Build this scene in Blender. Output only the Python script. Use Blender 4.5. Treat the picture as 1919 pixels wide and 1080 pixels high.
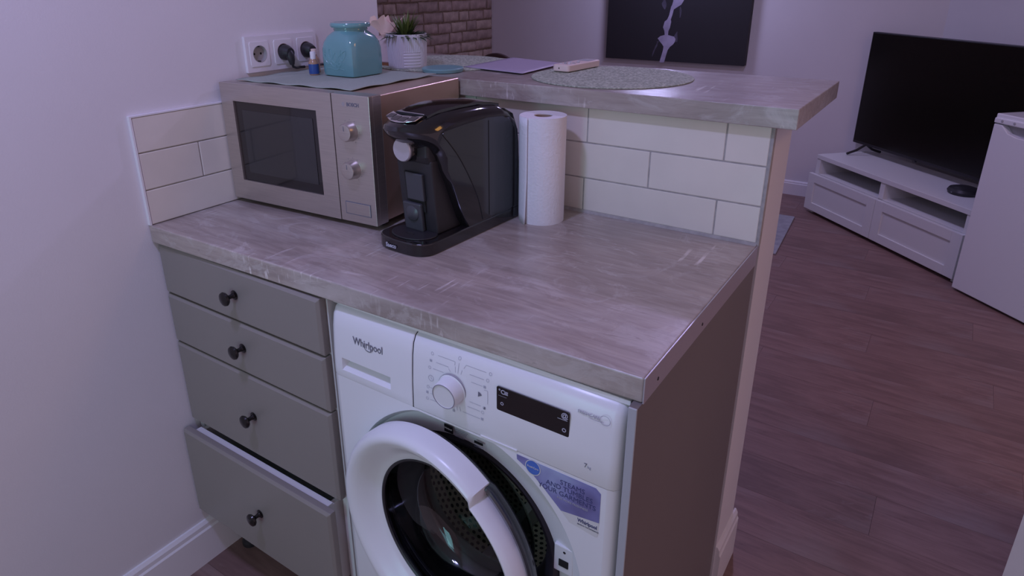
import bpy, bmesh, math, random
from mathutils import Vector, Matrix
R_ = random.Random(7)
for o in list(bpy.data.objects): bpy.data.objects.remove(o)
SC = bpy.context.scene; COL = SC.collection
PI = math.pi

# ------------------------------------------------------------ camera
cam_d = bpy.data.cameras.new('camera'); cam = bpy.data.objects.new('camera', cam_d); COL.objects.link(cam)
yaw, pit, rol, FPX = .6006731652542127, -.36782986302428927, -.006521668992435985, 1264.040820676332
ca, sa, cp_, sp_ = math.cos(yaw), math.sin(yaw), math.cos(pit), math.sin(pit)
fw = Vector((-sa*cp_, ca*cp_, sp_)); r0 = Vector((ca, sa, 0)); u0 = r0.cross(fw)
RT = r0*math.cos(rol)+u0*math.sin(rol); UP = -r0*math.sin(rol)+u0*math.cos(rol)
M = Matrix((RT, UP, -fw)).transposed().to_4x4(); M.translation = Vector((1.41253532, -.72353803, 1.44051894))
cam.matrix_world = M
cam_d.sensor_width = 36; cam_d.lens = FPX/1919*36
cam_d.shift_x = (959.5-923.33189)/1919; cam_d.shift_y = (448.14516-540)/1919
cam_d.clip_start = .02; SC.camera = cam

# ------------------------------------------------------------ world, lights, exposure
SC.view_settings.view_transform = 'Standard'; SC.view_settings.look = 'None'
SC.view_settings.gamma = 1; SC.view_settings.use_curve_mapping = False
SC.view_settings.exposure = 0.0
W = bpy.data.worlds.new('room_ambient'); SC.world = W; W.use_nodes = True
bg = W.node_tree.nodes['Background']; bg.inputs[0].default_value = (1.0, .725, .93, 1); bg.inputs[1].default_value = .41
def spot(name, loc, power, color, size, aim=None, spread=PI):
    l = bpy.data.lights.new(name, 'AREA'); l.shape = 'DISK'; l.size = size; l.energy = power; l.color = color; l.spread = spread
    o = bpy.data.objects.new(name, l); COL.objects.link(o); o.location = loc
    d = Vector(aim)-Vector(loc) if aim else Vector((0, 0, -1))
    o.rotation_euler = d.to_track_quat('-Z', 'Y').to_euler(); return o
spot('kitchen_ceiling_lamp', (.62, -.62, 2.44), 13.6, (.47, .46, 1.0), .15)
spot('kitchen_fill_light', (.75, -2.35, 1.25), 7.8, (.36, .86, 1.0), .45, (.6, 0, .75))  # soft blue fill added behind the camera to brighten the machine front, not a window
bpy.data.lights['kitchen_fill_light'].shape = 'RECTANGLE'; bpy.data.lights['kitchen_fill_light'].size_y = 1.3
spot('living_ceiling_lamp', (.75, 2.15, 2.44), 13.5, (.60, .50, 1.0), .10)
spot('living_picture_lamp', (-.35, 3.80, 2.06), 9.5, (.56, .54, 1.0), .26)
spot('living_ceiling_lamp_side', (2.3, 1.2, 2.40), 6.8, (1.0, .48, .12), .75, (1.1, .8, .8))

# ------------------------------------------------------------ materials
def mat(name, col, rough=.5, metal=0., spec=.5, noise=0., nscale=30, bump=0., bscale=200, coat=0., stretch=None, col2=None, trans=0., emis=None):
    m = bpy.data.materials.new(name); m.use_nodes = True; nt = m.node_tree; b = nt.nodes['Principled BSDF']
    b.inputs['Base Color'].default_value = (*col, 1); b.inputs['Roughness'].default_value = rough
    b.inputs['Metallic'].default_value = metal; b.inputs['Specular IOR Level'].default_value = spec
    b.inputs['Coat Weight'].default_value = coat; b.inputs['Coat Roughness'].default_value = .06
    b.inputs['Transmission Weight'].default_value = trans
    tc = nt.nodes.new('ShaderNodeTexCoord'); mp = nt.nodes.new('ShaderNodeMapping'); nt.links.new(tc.outputs['Object'], mp.inputs[0])
    if stretch: mp.inputs['Scale'].default_value = stretch
    n = nt.nodes.new('ShaderNodeTexNoise'); n.inputs['Scale'].default_value = nscale; n.inputs['Detail'].default_value = 5
    nt.links.new(mp.outputs[0], n.inputs[0])
    cr = nt.nodes.new('ShaderNodeMix'); cr.data_type = 'RGBA'
    c2 = col2 if col2 else tuple(c*(1-noise) for c in col)
    cr.inputs[6].default_value = (*col, 1); cr.inputs[7].default_value = (*c2, 1)
    rmp = nt.nodes.new('ShaderNodeMapRange'); rmp.inputs[1].default_value = .35; rmp.inputs[2].default_value = .65
    nt.links.new(n.outputs[0], rmp.inputs[0]); nt.links.new(rmp.outputs[0], cr.inputs[0]); nt.links.new(cr.outputs[2], b.inputs['Base Color'])
    if bump:
        n2 = nt.nodes.new('ShaderNodeTexNoise'); n2.inputs['Scale'].default_value = bscale; nt.links.new(mp.outputs[0], n2.inputs[0])
        bp = nt.nodes.new('ShaderNodeBump'); bp.inputs['Strength'].default_value = bump; bp.inputs['Distance'].default_value = .002
        nt.links.new(n2.outputs[0], bp.inputs['Height']); nt.links.new(bp.outputs[0], b.inputs['Normal'])
    return m

def wood_laminate(name, c1, c2, c3, scl=1., rough=.42, coat=0., worn=False):
    """greige rustic laminate: long grain along x, worn pale scratches, a few darker knots"""
    m = bpy.data.materials.new(name); m.use_nodes = True; nt = m.node_tree; b = nt.nodes['Principled BSDF']; L = nt.links.new
    tc = nt.nodes.new('ShaderNodeTexCoord')
    def nz(scale, st, det=6, dist=0., rgh=.6):
        mp = nt.nodes.new('ShaderNodeMapping'); mp.inputs['Scale'].default_value = st; L(tc.outputs['Object'], mp.inputs[0])
        n = nt.nodes.new('ShaderNodeTexNoise'); n.inputs['Scale'].default_value = scale*scl; n.inputs['Detail'].default_value = det
        n.inputs['Distortion'].default_value = dist; n.inputs['Roughness'].default_value = rgh; L(mp.outputs[0], n.inputs[0]); return n
    def rng(n, a, c, lo=0., hi=1.):
        r = nt.nodes.new('ShaderNodeMapRange'); r.inputs[1].default_value = a; r.inputs[2].default_value = c
        r.inputs[3].default_value = lo; r.inputs[4].default_value = hi; L(n.outputs[0], r.inputs[0]); return r
    def mix(f, a, c):
        x = nt.nodes.new('ShaderNodeMix'); x.data_type = 'RGBA'; L(f.outputs[0], x.inputs[0])
        for s, i in ((a, 6), (c, 7)):
            if isinstance(s, tuple): x.inputs[i].default_value = (*s, 1)
            else: L(s.outputs[2], x.inputs[i])
        return x
    g = mix(rng(nz(5, (1, 9, 9), 8, 1.2), .38, .62), c1, c2)
    g = mix(rng(nz(2.4, (1, 1.5, 1.5), 4, .6), .48, .66, 0, .55), g, tuple(k*.80 for k in c2))
    g = mix(rng(nz(16, (.7, 14, 14), 4), .45, .75, 0, .45), g, c2)
    g = mix(rng(nz(3.2, (1, 1.7, 1.7), 5, .8), .50, .70, 0, .55), g, c3)
    g = mix(rng(nz(6, (1, 2.6, 2.6), 13, 1.0, .72), .60, .70, 0, .6), g, tuple(min(1, k*1.22) for k in c3))
    if worn:
        g = mix(rng(nz(7.5, (1, 1.4, 1.4), 9, 1.6, .7), .53, .62, 0, .42), g, c3)
        mp = nt.nodes.new('ShaderNodeMapping'); mp.inputs['Rotation'].default_value = (0, 0, .9); mp.inputs['Scale'].default_value = (70, 5, 14); L(tc.outputs['Object'], mp.inputs[0])
        sn = nt.nodes.new('ShaderNodeTexNoise'); sn.inputs['Scale'].default_value = 1.6; sn.inputs['Detail'].default_value = 3; L(mp.outputs[0], sn.inputs[0])
        a_ = rng(sn, .60, .70); b2 = rng(nz(4.5, (1, 1.3, 1.3), 3, .5), .50, .62)
        ml = nt.nodes.new('ShaderNodeMath'); ml.operation = 'MULTIPLY'; L(a_.outputs[0], ml.inputs[0]); L(b2.outputs[0], ml.inputs[1])
        g = mix(ml, g, tuple(min(1, k*1.3) for k in c3))
        g = mix(rng(nz(9, (1, 6, 6), 6, 2.0), .58, .72, 0, .5), g, tuple(k*.72 for k in c2))
    else:
        g = mix(rng(nz(7, (1, 7, 7), 6, 2.0), .60, .72, 0, .6), g, tuple(k*.6 for k in c2))
    L(g.outputs[2], b.inputs['Base Color']); b.inputs['Roughness'].default_value = rough; b.inputs['Coat Weight'].default_value = coat; b.inputs['Coat Roughness'].default_value = .30
    n2 = nz(40, (1, 8, 8)); bp = nt.nodes.new('ShaderNodeBump'); bp.inputs['Strength'].default_value = .15; bp.inputs['Distance'].default_value = .001
    L(n2.outputs[0], bp.inputs['Height']); L(bp.outputs[0], b.inputs['Normal'])
    return m

m_wall = mat('painted_wall', (.74, .72, .73), .75, noise=.03, nscale=3, bump=.12, bscale=260)
m_ceil = mat('ceiling_paint', (.8, .79, .8), .9)
m_trim = mat('white_skirting', (.80, .79, .80), .35)
m_tile = mat('glazed_tile', (.76, .72, .64), .16, noise=.05, nscale=9, coat=.3)
m_grout = mat('tile_grout', (.42, .40, .38), .9, noise=.2, nscale=80)
m_lam = wood_laminate('greige_laminate', (.45, .385, .335), (.33, .275, .24), (.56, .52, .49), 1., .27, .35, True)
m_plank = [wood_laminate('floor_vinyl_%d' % i, tuple(k*f for k in (.27, .165, .145)), tuple(k*f for k in (.19, .110, .097)), tuple(k*f for k in (.26, .20, .19)), .8, .5) for i, f in enumerate((1., .96, 1.04))]
m_sub = mat('floor_joint', (.11, .075, .066), .9)
m_greyf = mat('grey_lacquer', (.265, .240, .215), .42, noise=.03, nscale=5)
m_panel = mat('grey_end_panel', (.185, .165, .160), .5, noise=.04, nscale=5)
m_white = mat('white_plastic', (.78, .79, .80), .28, noise=.02, nscale=4)
m_enam = mat('white_enamel', (.80, .81, .82), .22, coat=.4)
m_carc = mat('white_melamine', (.74, .75, .73), .45)
m_black = mat('black_gloss', (.010, .009, .010), .09, coat=.6)
m_blackm = mat('black_matte', (.022, .021, .024), .42)
m_dgrey = mat('dark_grey_plastic', (.055, .058, .066), .28)
m_gasket = mat('rubber_gasket', (.045, .047, .052), .45)
m_steel = mat('brushed_steel', (.60, .545, .50), .34, metal=.85, noise=.10, nscale=14, stretch=(1, 1, 30))
m_steels = mat('microwave_casing', (.60, .44, .34), .33, metal=.55, noise=.06, nscale=6)
m_chrome = mat('chrome', (.75, .74, .76), .14, metal=1.)
m_satin = mat('satin_aluminium', (.62, .60, .64), .35, metal=.7)
m_knobd = mat('dark_bronze_metal', (.016, .014, .013), .22, metal=.3)
m_teal = mat('teal_glaze', (.155, .36, .37), .14, noise=.08, nscale=12, coat=.7)
m_teal2 = mat('teal_relief', (.19, .42, .44), .25, coat=.4)
m_sage = mat('sage_cloth', (.36, .41, .35), .85, noise=.08, nscale=180, bump=.3, bscale=500)
m_lid = mat('teal_lid', (.20, .38, .39), .35)
m_paper = mat('kitchen_paper', (.80, .79, .82), .9, noise=.02, nscale=60, bump=.55, bscale=170)
m_sheet = mat('paper_sheet', (.47, .40, .52), .45)
m_card = mat('cardboard', (.36, .27, .20), .9)
m_pot = mat('white_ceramic', (.66, .65, .68), .45)
m_soil = mat('plant_filler', (.05, .055, .03), .95, noise=.4, nscale=120)
m_leaf = [mat('leaf_%d' % i, c, .4, noise=.25, nscale=60) for i, c in enumerate(((.045, .085, .035), (.10, .15, .035), (.16, .21, .05), (.20, .25, .17)))]
m_remote = mat('remote_plastic', (.86, .70, .64), .35)
m_rgrey = mat('remote_keys', (.42, .42, .44), .5)
m_tissue = mat('tissue', (.85, .63, .54), .9)
m_box = mat('tissue_box_board', (.70, .58, .57), .6)
m_woodb = mat('warm_wood', (.30, .12, .05), .5, noise=.3, nscale=20)
m_blue = mat('blue_label', (.03, .085, .30), .35)
m_amber = mat('amber_glass', (.42, .25, .16), .12, coat=.5)
m_skt = mat('socket_plastic', (.78, .75, .77), .3)
m_hole = mat('dark_cavity', (.01, .01, .01), .9)
m_brick = [mat('limewashed_brick_%d' % i, c, .9, noise=.3, nscale=22, bump=.9, bscale=60) for i, c in enumerate(((.44, .32, .27), (.38, .28, .235), (.49, .37, .30)))]
m_mortar = mat('brown_mortar', (.20, .135, .085), .95, noise=.4, nscale=40, bump=.8, bscale=90)
m_canvas = mat('black_canvas', (.022, .020, .023), .6)
m_splash = mat('pale_paint', (.42, .38, .50), .7, noise=.35, nscale=9)
m_screen = mat('tv_screen', (.004, .004, .003), .22)
m_brown = mat('brown_leather', (.09, .06, .055), .5)
m_rug = mat('grey_rug', (.36, .37, .40), .95, noise=.2, nscale=25, bump=.8, bscale=300)
m_ink = mat('grey_print', (.16, .16, .20), .6)
m_inkl = mat('pale_print', (.42, .43, .50), .6)
m_glyph = mat('display_print', (.45, .45, .52), .5)
m_stickw = mat('sticker_white', (.66, .66, .64), .4)
m_stickb = mat('sticker_blue', (.07, .16, .52), .35)
m_txtblue = mat('sticker_text', (.05, .055, .16), .5)

def gradient_mat(name, stops, axis=(1, .6, 0)):
    m = mat(name, stops[0][1], .35); nt = m.node_tree; b = nt.nodes['Principled BSDF']
    tc = nt.nodes.new('ShaderNodeTexCoord'); n = nt.nodes.new('ShaderNodeTexNoise'); n.inputs['Scale'].default_value = 14; n.inputs['Detail'].default_value = 2
    nt.links.new(tc.outputs['Object'], n.inputs[0]); r = nt.nodes.new('ShaderNodeValToRGB')
    nt.links.new(n.outputs[0], r.inputs[0]); e = r.color_ramp.elements
    e[0].position, e[0].color = stops[0][0], (*stops[0][1], 1); e[1].position, e[1].color = stops[-1][0], (*stops[-1][1], 1)
    for p, c in stops[1:-1]:
        k = e.new(p); k.color = (*c, 1)
    nt.links.new(r.outputs[0], b.inputs['Base Color']); return m
m_sticker = gradient_mat('sticker_artwork', [(.35, (.15, .14, .30)), (.5, (.22, .22, .45)), (.66, (.36, .42, .62))])
m_mat = gradient_mat('woven_paper_cord', [(.38, (.30, .33, .255)), (.5, (.40, .44, .34)), (.62, (.54, .58, .46))])
def tune_weave(m):
    nt = m.node_tree; b = nt.nodes['Principled BSDF']
    for n in nt.nodes:
        if n.type == 'TEX_NOISE' and n.inputs['Scale'].default_value == 14: n.inputs['Scale'].default_value = 170
    b.inputs['Roughness'].default_value = .8
    tc = nt.nodes.new('ShaderNodeTexCoord'); n2 = nt.nodes.new('ShaderNodeTexNoise'); n2.inputs['Scale'].default_value = 260; nt.links.new(tc.outputs['Object'], n2.inputs[0])
    bp = nt.nodes.new('ShaderNodeBump'); bp.inputs['Strength'].default_value = .8; bp.inputs['Distance'].default_value = .002
    nt.links.new(n2.outputs[0], bp.inputs['Height']); nt.links.new(bp.outputs[0], b.inputs['Normal'])
tune_weave(m_mat)
def glass_mat(name, tint, rough=.02, fac=.12):
    m = bpy.data.materials.new(name); m.use_nodes = True; nt = m.node_tree; nt.nodes.remove(nt.nodes['Principled BSDF'])
    t = nt.nodes.new('ShaderNodeBsdfTransparent'); t.inputs[0].default_value = (*tint, 1)
    g = nt.nodes.new('ShaderNodeBsdfGlossy'); g.inputs['Roughness'].default_value = rough
    fr = nt.nodes.new('ShaderNodeLayerWeight'); fr.inputs[0].default_value = .5
    pw = nt.nodes.new('ShaderNodeMath'); pw.operation = 'POWER'; nt.links.new(fr.outputs['Facing'], pw.inputs[0]); pw.inputs[1].default_value = 4
    ad = nt.nodes.new('ShaderNodeMath'); ad.operation = 'MULTIPLY_ADD'; nt.links.new(pw.outputs[0], ad.inputs[0]); ad.inputs[1].default_value = .7; ad.inputs[2].default_value = .05
    mx = nt.nodes.new('ShaderNodeMixShader'); nt.links.new(ad.outputs[0], mx.inputs[0]); nt.links.new(t.outputs[0], mx.inputs[1]); nt.links.new(g.outputs[0], mx.inputs[2])
    nt.links.new(mx.outputs[0], nt.nodes['Material Output'].inputs[0]); return m
m_glass = glass_mat('door_glass', (.80, .82, .84))
m_bowl = glass_mat('smoked_glass_wall', (.16, .165, .17), .10, .3)
m_tint = glass_mat('tinted_tank', (.10, .10, .11), .06)
def drum_mat():
    m = mat('perforated_drum', (.30, .29, .26), .3, metal=.9); nt = m.node_tree; b = nt.nodes['Principled BSDF']; L = nt.links.new
    uv = nt.nodes.new('ShaderNodeUVMap'); mp = nt.nodes.new('ShaderNodeMapping'); L(uv.outputs[0], mp.inputs[0])
    sp = nt.nodes.new('ShaderNodeSeparateXYZ'); L(mp.outputs[0], sp.inputs[0])
    def math_(op, a, c=None):
        n = nt.nodes.new('ShaderNodeMath'); n.operation = op
        for i, s in enumerate((a, c)):
            if s is None: continue
            if isinstance(s, (int, float)): n.inputs[i].default_value = s
            else: L(s, n.inputs[i])
        return n.outputs[0]
    u, v = sp.outputs[0], sp.outputs[1]
    row = math_('FLOOR', v); off = math_('MULTIPLY', math_('MODULO', row, 2.), .5)
    fu = math_('SUBTRACT', math_('FRACT', math_('ADD', u, off)), .5); fv = math_('SUBTRACT', math_('FRACT', v), .5)
    d = math_('SQRT', math_('ADD', math_('MULTIPLY', fu, fu), math_('MULTIPLY', fv, fv)))
    k = math_('LESS_THAN', d, .30)
    mx = nt.nodes.new('ShaderNodeMix'); mx.data_type = 'RGBA'; L(k, mx.inputs[0]); mx.inputs[6].default_value = (.62, .58, .48, 1); mx.inputs[7].default_value = (.008, .008, .008, 1)
    L(mx.outputs[2], b.inputs['Base Color']); L(math_('MULTIPLY', math_('SUBTRACT', 1., k), .3), b.inputs['Metallic']); b.inputs['Roughness'].default_value = .38
    return m
m_drum = drum_mat()

# ------------------------------------------------------------ geometry helpers
class G:
    def __init__(s): s.b = bmesh.new()
    def box(s, x0, x1, y0, y1, z0, z1):
        v = [s.b.verts.new((x, y, z)) for z in (z0, z1) for x, y in ((x0, y0), (x1, y0), (x1, y1), (x0, y1))]
        for f in ((3, 2, 1, 0), (4, 5, 6, 7), (0, 1, 5, 4), (1, 2, 6, 5), (2, 3, 7, 6), (3, 0, 4, 7)): s.b.faces.new([v[i] for i in f])
        return s
    def prism(s, poly, a0, a1, axis='z'):
        """poly: list of 2D points, extruded along axis. axis z:(x,y) y:(x,z) x:(y,z)"""
        def P(p, a): return (p[0], p[1], a) if axis == 'z' else ((p[0], a, p[1]) if axis == 'y' else (a, p[0], p[1]))
        A = [s.b.verts.new(P(p, a0)) for p in poly]; B = [s.b.verts.new(P(p, a1)) for p in poly]; n = len(poly)
        fs = [s.b.faces.new(A), s.b.faces.new(B)]
        for i in range(n): fs.append(s.b.faces.new((A[i], A[(i+1) % n], B[(i+1) % n], B[i])))
        bmesh.ops.recalc_face_normals(s.b, faces=fs)
        return s
    def lathe(s, prof, seg=48, mtx=None, cap=True, a0=0., a1=2*PI):
        full = abs(a1-a0-2*PI) < 1e-6; n = seg if full else seg+1; rings = []
        for r, z in prof:
            ring = []
            for i in range(n):
                a = a0+(a1-a0)*i/seg; p = Vector((r*math.cos(a), r*math.sin(a), z))
                ring.append(s.b.verts.new(mtx @ p if mtx else p))
            rings.append(ring)
        fs = []
        for k in range(len(rings)-1):
            for i in range(seg if full else seg):
                j = (i+1) % n
                if not full and i == n-1: continue
                fs.append(s.b.faces.new((rings[k][i], rings[k][j], rings[k+1][j], rings[k+1][i])))
        if cap and full:
            for rg, rz in ((rings[0], prof[0]), (rings[-1], prof[-1])):
                if rz[0] > 1e-5: fs.append(s.b.faces.new(rg))
        bmesh.ops.remove_doubles(s.b, verts=s.b.verts, dist=1e-6)
        bmesh.ops.recalc_face_normals(s.b, faces=[f for f in s.b.faces])
        return s
    def tube(s, pts, r, seg=10, rs=None):
        pts = [Vector(p) for p in pts]; prev = None; rings = []
        for i, p in enumerate(pts):
            t = (pts[min(i+1, len(pts)-1)]-pts[max(i-1, 0)]).normalized()
            a = t.orthogonal().normalized() if prev is None else (prev-t*prev.dot(t)).normalized(); prev = a; c = t.cross(a)
            rr = rs[i] if rs else r
            rings.append([s.b.verts.new(p+(a*math.cos(k*2*PI/seg)+c*math.sin(k*2*PI/seg))*rr) for k in range(seg)])
        for q in range(len(rings)-1):
            for k in range(seg): s.b.faces.new((rings[q][k], rings[q][(k+1) % seg], rings[q+1][(k+1) % seg], rings[q+1][k]))
        s.b.faces.new(rings[0][::-1]); s.b.faces.new(rings[-1]); return s
    def quad(s, *ps): s.b.faces.new([s.b.verts.new(p) for p in ps]); return s
def rrect(x0, x1, y0, y1, r, n=5):
    o = []
    for cx, cy, a in ((x1-r, y0+r, -PI/2), (x1-r, y1-r, 0), (x0+r, y1-r, PI/2), (x0+r, y0+r, PI)):
        for k in range(n+1): o.append((cx+r*math.cos(a+k*PI/2/n), cy+r*math.sin(a+k*PI/2/n)))
    return o
def obj(name, g, m, parent=None, loc=None, rot=None, bev=0., seg=2, smooth=False, label=None):
    me = bpy.data.meshes.new(name); g.b.to_mesh(me); g.b.free(); me.materials.append(m)
    o = bpy.data.objects.new(name, me); COL.objects.link(o)
    if parent: o.parent = parent
    if loc: o.location = loc
    if rot: o.rotation_euler = rot
    if smooth:
        me.polygons.foreach_set('use_smooth', [True]*len(me.polygons))
        try: me.set_sharp_from_angle(angle=math.radians(38))
        except Exception: pass
    if bev:
        b = o.modifiers.new('edge', 'BEVEL'); b.width = bev; b.segments = seg; b.limit_method = 'ANGLE'; b.angle_limit = math.radians(40)
    if label: o['label'] = label
    return o
def share(name, me, parent, loc=(0, 0, 0), rot=(0, 0, 0), scale=(1, 1, 1)):
    o = bpy.data.objects.new(name, me); COL.objects.link(o); o.parent = parent; o.location = loc; o.rotation_euler = rot; o.scale = scale; return o
def thing(name, label, cat, loc=(0, 0, 0), rz=0., group=None):
    o = bpy.data.objects.new(name, None); COL.objects.link(o); o.location = loc; o.rotation_euler = (0, 0, rz); o.empty_display_size = .05
    return tag(o, label, cat, group)
def tag(o, label, cat, group=None):
    o['label'] = label; o['category'] = cat
    if group: o['group'] = group
    return o
def struct(o, label=None):
    o['kind'] = 'structure'
    if label: o['label'] = label
    return o
def text(name, s, size, loc, rot, m, parent, align='LEFT', bold=0., sx=1., label=None, ext=.0002):
    c = bpy.data.curves.new(name, 'FONT'); c.body = s; c.size = size; c.extrude = ext; c.align_x = align; c.offset = bold; c.resolution_u = 3
    t = bpy.data.objects.new('tmp', c); COL.objects.link(t); dg = bpy.context.evaluated_depsgraph_get(); dg.update()
    me = bpy.data.meshes.new_from_object(t.evaluated_get(dg)); bpy.data.objects.remove(t); bpy.data.curves.remove(c)
    me.materials.clear(); me.materials.append(m)
    o = bpy.data.objects.new(name, me); COL.objects.link(o); o.parent = parent; o.location = loc; o.rotation_euler = rot; o.scale = (sx, 1, 1)
    if label: o['label'] = label
    return o
FRONT = (PI/2, 0, 0)       # text that faces -y
def ring2(r, w, cx, cz, y, n=20):
    g = []
    for k in range(n):
        a, b = 2*PI*k/n, 2*PI*(k+1)/n
        g.append([(cx+(r-w)*math.cos(a), y, cz+(r-w)*math.sin(a)), (cx+(r+w)*math.cos(a), y, cz+(r+w)*math.sin(a)), (cx+(r+w)*math.cos(b), y, cz+(r+w)*math.sin(b)), (cx+(r-w)*math.cos(b), y, cz+(r-w)*math.sin(b))])
    return g

# ------------------------------------------------------------ room shell
H = .9405; T = .0397; D = .6108; WW = 1.144; ZB, ZT = 1.1819, 1.2206
# floor with planks
fl = struct(obj('floor', G().box(-2.2, 3.6, -2.6, 4.5, -.06, -.004), m_sub))
pm = []
for i in range(3):
    me = bpy.data.meshes.new('plank'); g = G().box(0, 1.2193, 0, .1793, -.0045, 0); g.b.to_mesh(me); g.b.free(); me.materials.append(m_plank[i]); pm.append(me)
y = -2.55; row = 0
while y < 4.3:
    x = -2.15-((row*.43) % 1.22)
    while x < 3.5:
        if x > -2.2-1.0 and not (x+1.22 < -2.15):
            share('plank', pm[R_.randrange(3)], fl, (x, y, 0))
        x += 1.22
    y += .18; row += 1
struct(obj('ceiling', G().box(-2.2, 3.6, -2.6, 4.5, 2.5, 2.56), m_ceil))
wl = struct(obj('wall_left', G().box(-.14, 0, -2.6, .765, 0, 2.5), m_wall))
struct(obj('wall_back', G().box(-2.2, 1.27, 4.262, 4.4, 0, 2.5), m_wall))
struct(obj('wall_right', G().prism([(1.268, 4.262), (3.33, 2.27), (3.42, 2.36), (1.36, 4.352)], 0, 2.5), m_wall))
struct(obj('wall_front', G().box(-2.2, -.14, .63, .765, 0, 2.5), m_wall))
struct(obj('wall_entry', G().prism([(1.735, 1.0), (1.822, 1.40), (1.94, 1.38), (1.86, .98)], 0, 2.5), m_wall))
# far left brick wall
wb = struct(obj('wall_far_left', G().box(-2.14, -2.0, .765, 4.262, 0, 2.5), m_mortar), 'wall of limewashed uneven bricks with brown mortar')
def brick_mesh(L, h, sd):
    rr = random.Random(sd); b = bmesh.new(); ny, nz = 5, 2; d = .012
    j = lambda a: rr.uniform(-a, a)
    front = {}
    for i in range(ny+1):
        for k in range(nz+1):
            ed = (i in (0, ny)) or (k in (0, nz))
            front[i, k] = b.verts.new(((d-.006 if ed else d)+j(.002), L*i/ny+j(.004), h*k/nz+j(.003)))
    back = {}
    for i in range(ny+1):
        for k in range(nz+1):
            if i in (0, ny) or k in (0, nz):
                p = front[i, k].co; back[i, k] = b.verts.new((-.002, p.y+(-.004 if i == 0 else .004 if i == ny else 0), p.z+(-.003 if k == 0 else .003 if k == nz else 0)))
    for i in range(ny):
        for k in range(nz): b.faces.new((front[i, k], front[i+1, k], front[i+1, k+1], front[i, k+1]))
        b.faces.new((back[i, 0], back[i+1, 0], front[i+1, 0], front[i, 0])); b.faces.new((front[i, nz], front[i+1, nz], back[i+1, nz], back[i, nz]))
    for k in range(nz):
        b.faces.new((front[0, k], front[0, k+1], back[0, k+1], back[0, k])); b.faces.new((back[ny, k], back[ny, k+1], front[ny, k+1], front[ny, k]))
    me = bpy.data.meshes.new('brick'); b.to_mesh(me); b.free(); me.materials.append(m_brick[sd % 3])
    me.polygons.foreach_set('use_smooth', [True]*len(me.polygons)); return me
BM = {L: [brick_mesh(L, .064, int(L*1000)+q) for q in range(4)] for L in (.115, .15, .185, .22)}
z = 1.208-.0805*11; cnt = 0
fixed = {11: [3.54, 3.71, 3.87, 4.19, 4.258], 12: [3.40, 3.62, 3.84, 4.06, 4.256]}
for k in range(19):
    y = 2.45+R_.uniform(0, .12)
    while y < 4.24 and cnt < 292:
        L = R_.choice((.115, .15, .185, .22, .22))
        if y+L > 4.255:
            L2 = 4.255-y
            if L2 > .05: share('brick', BM[.115][k % 4], wb, (-2.0, y, z+k*.0805+.008), scale=(1, L2/.115, 1)); cnt += 1
            break
        share('brick', R_.choice(BM[L]), wb, (-2.0, y, z+k*.0805+.008+R_.uniform(-.002, .002)), rot=(R_.uniform(-.012, .012), 0, 0)); cnt += 1
        y += L+.019
# partition wall under the bar
wp = struct(obj('wall_partition', G().box(0, WW, D+.0085, .767, 0, ZB), m_wall))
def skirting(name, pts, h=.12, d=.013):
    """straight skirting between two floor points, profile leaning out to the left of the direction"""
    (x0, y0), (x1, y1) = pts; L = math.hypot(x1-x0, y1-y0); g = G()
    g.prism([(0, 0), (-d, 0), (-d, h*.80), (-d*.75, h*.84), (-d*.72, h*.93), (-d*.35, h), (0, h)], 0, L, 'x')
    return struct(obj(name, g, m_trim, None, (x0, y0, 0), (0, 0, math.atan2(y1-y0, x1-x0))))
skirting('baseboard_left', ((0, -2.6), (0, .08)), .123, .014).rotation_euler[2] = PI/2
# skirting profile leans to -y of its own axis; for the left wall that is +x
skirting('baseboard_back', ((-1.98, 4.262), (1.20, 4.262)), .10, .014)
g = G()
prof = [(0, 0), (.013, 0), (.013, .118), (.010, .124), (.009, .136), (.004, .1455), (0, .1458)]
g.prism([(WW+a, b) for a, b in prof], .622, .781, 'y')
g.prism([(.767+a, b) for a, b in prof], .02, WW+.001, 'x')
struct(obj('baseboard_partition', g, m_trim))
# tiles
def tile(wall, x0, x1, z0, z1, y0, th=.0075, axis='y'):
    g = G()
    if axis == 'y': g.box(x0, x1, y0-th, y0, z0, z1)
    else: g.box(y0, y0+th, x0, x1, z0, z1)
    return obj('tile', g, m_tile, wall, bev=.0016)
gz = .0025; jx, tw = 1.052, .2998
zr = [H+.0055, H+.0806, H+.1612, ZB-.001]
gr = obj('grout', G().box(.0005, WW-.0035, D-.0045, D+.0085, H+.0005, ZB-.0003), m_grout, wp)
rowsj = [[jx, jx-tw, jx-2*tw, jx-3*tw], [jx+.03-tw/2, jx+.03-1.5*tw, jx+.03-2.5*tw], [jx+.004, jx-tw+.004, jx-2*tw+.004, jx-3*tw+.004]]
for r in range(3):
    z0, z1 = zr[r]+(gz/2 if r else 0), zr[r+1]-gz/2
    ed = [WW-.005]+[j for j in (rowsj[r] if r != 1 else [jx-tw/2+.002, jx-1.5*tw+.002, jx-2.5*tw+.002])]+[.009]
    for a, b in zip(ed[:-1], ed[1:]):
        tile(wp, b+gz/2, a-gz/2, z0, z1, D+.003, .0085)
obj('edge_profile', G().box(WW-.0045, WW+.0006, D-.0062, D+.009, H+.0005, ZB-.0005), m_grout, wp, bev=.0008)
obj('silicone_bead', G().prism([(D-.011, H+.0002), (D-.004, H+.0002), (D-.004, H+.0062)], .01, WW-.004, 'x'), m_grout, wp)
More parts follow.
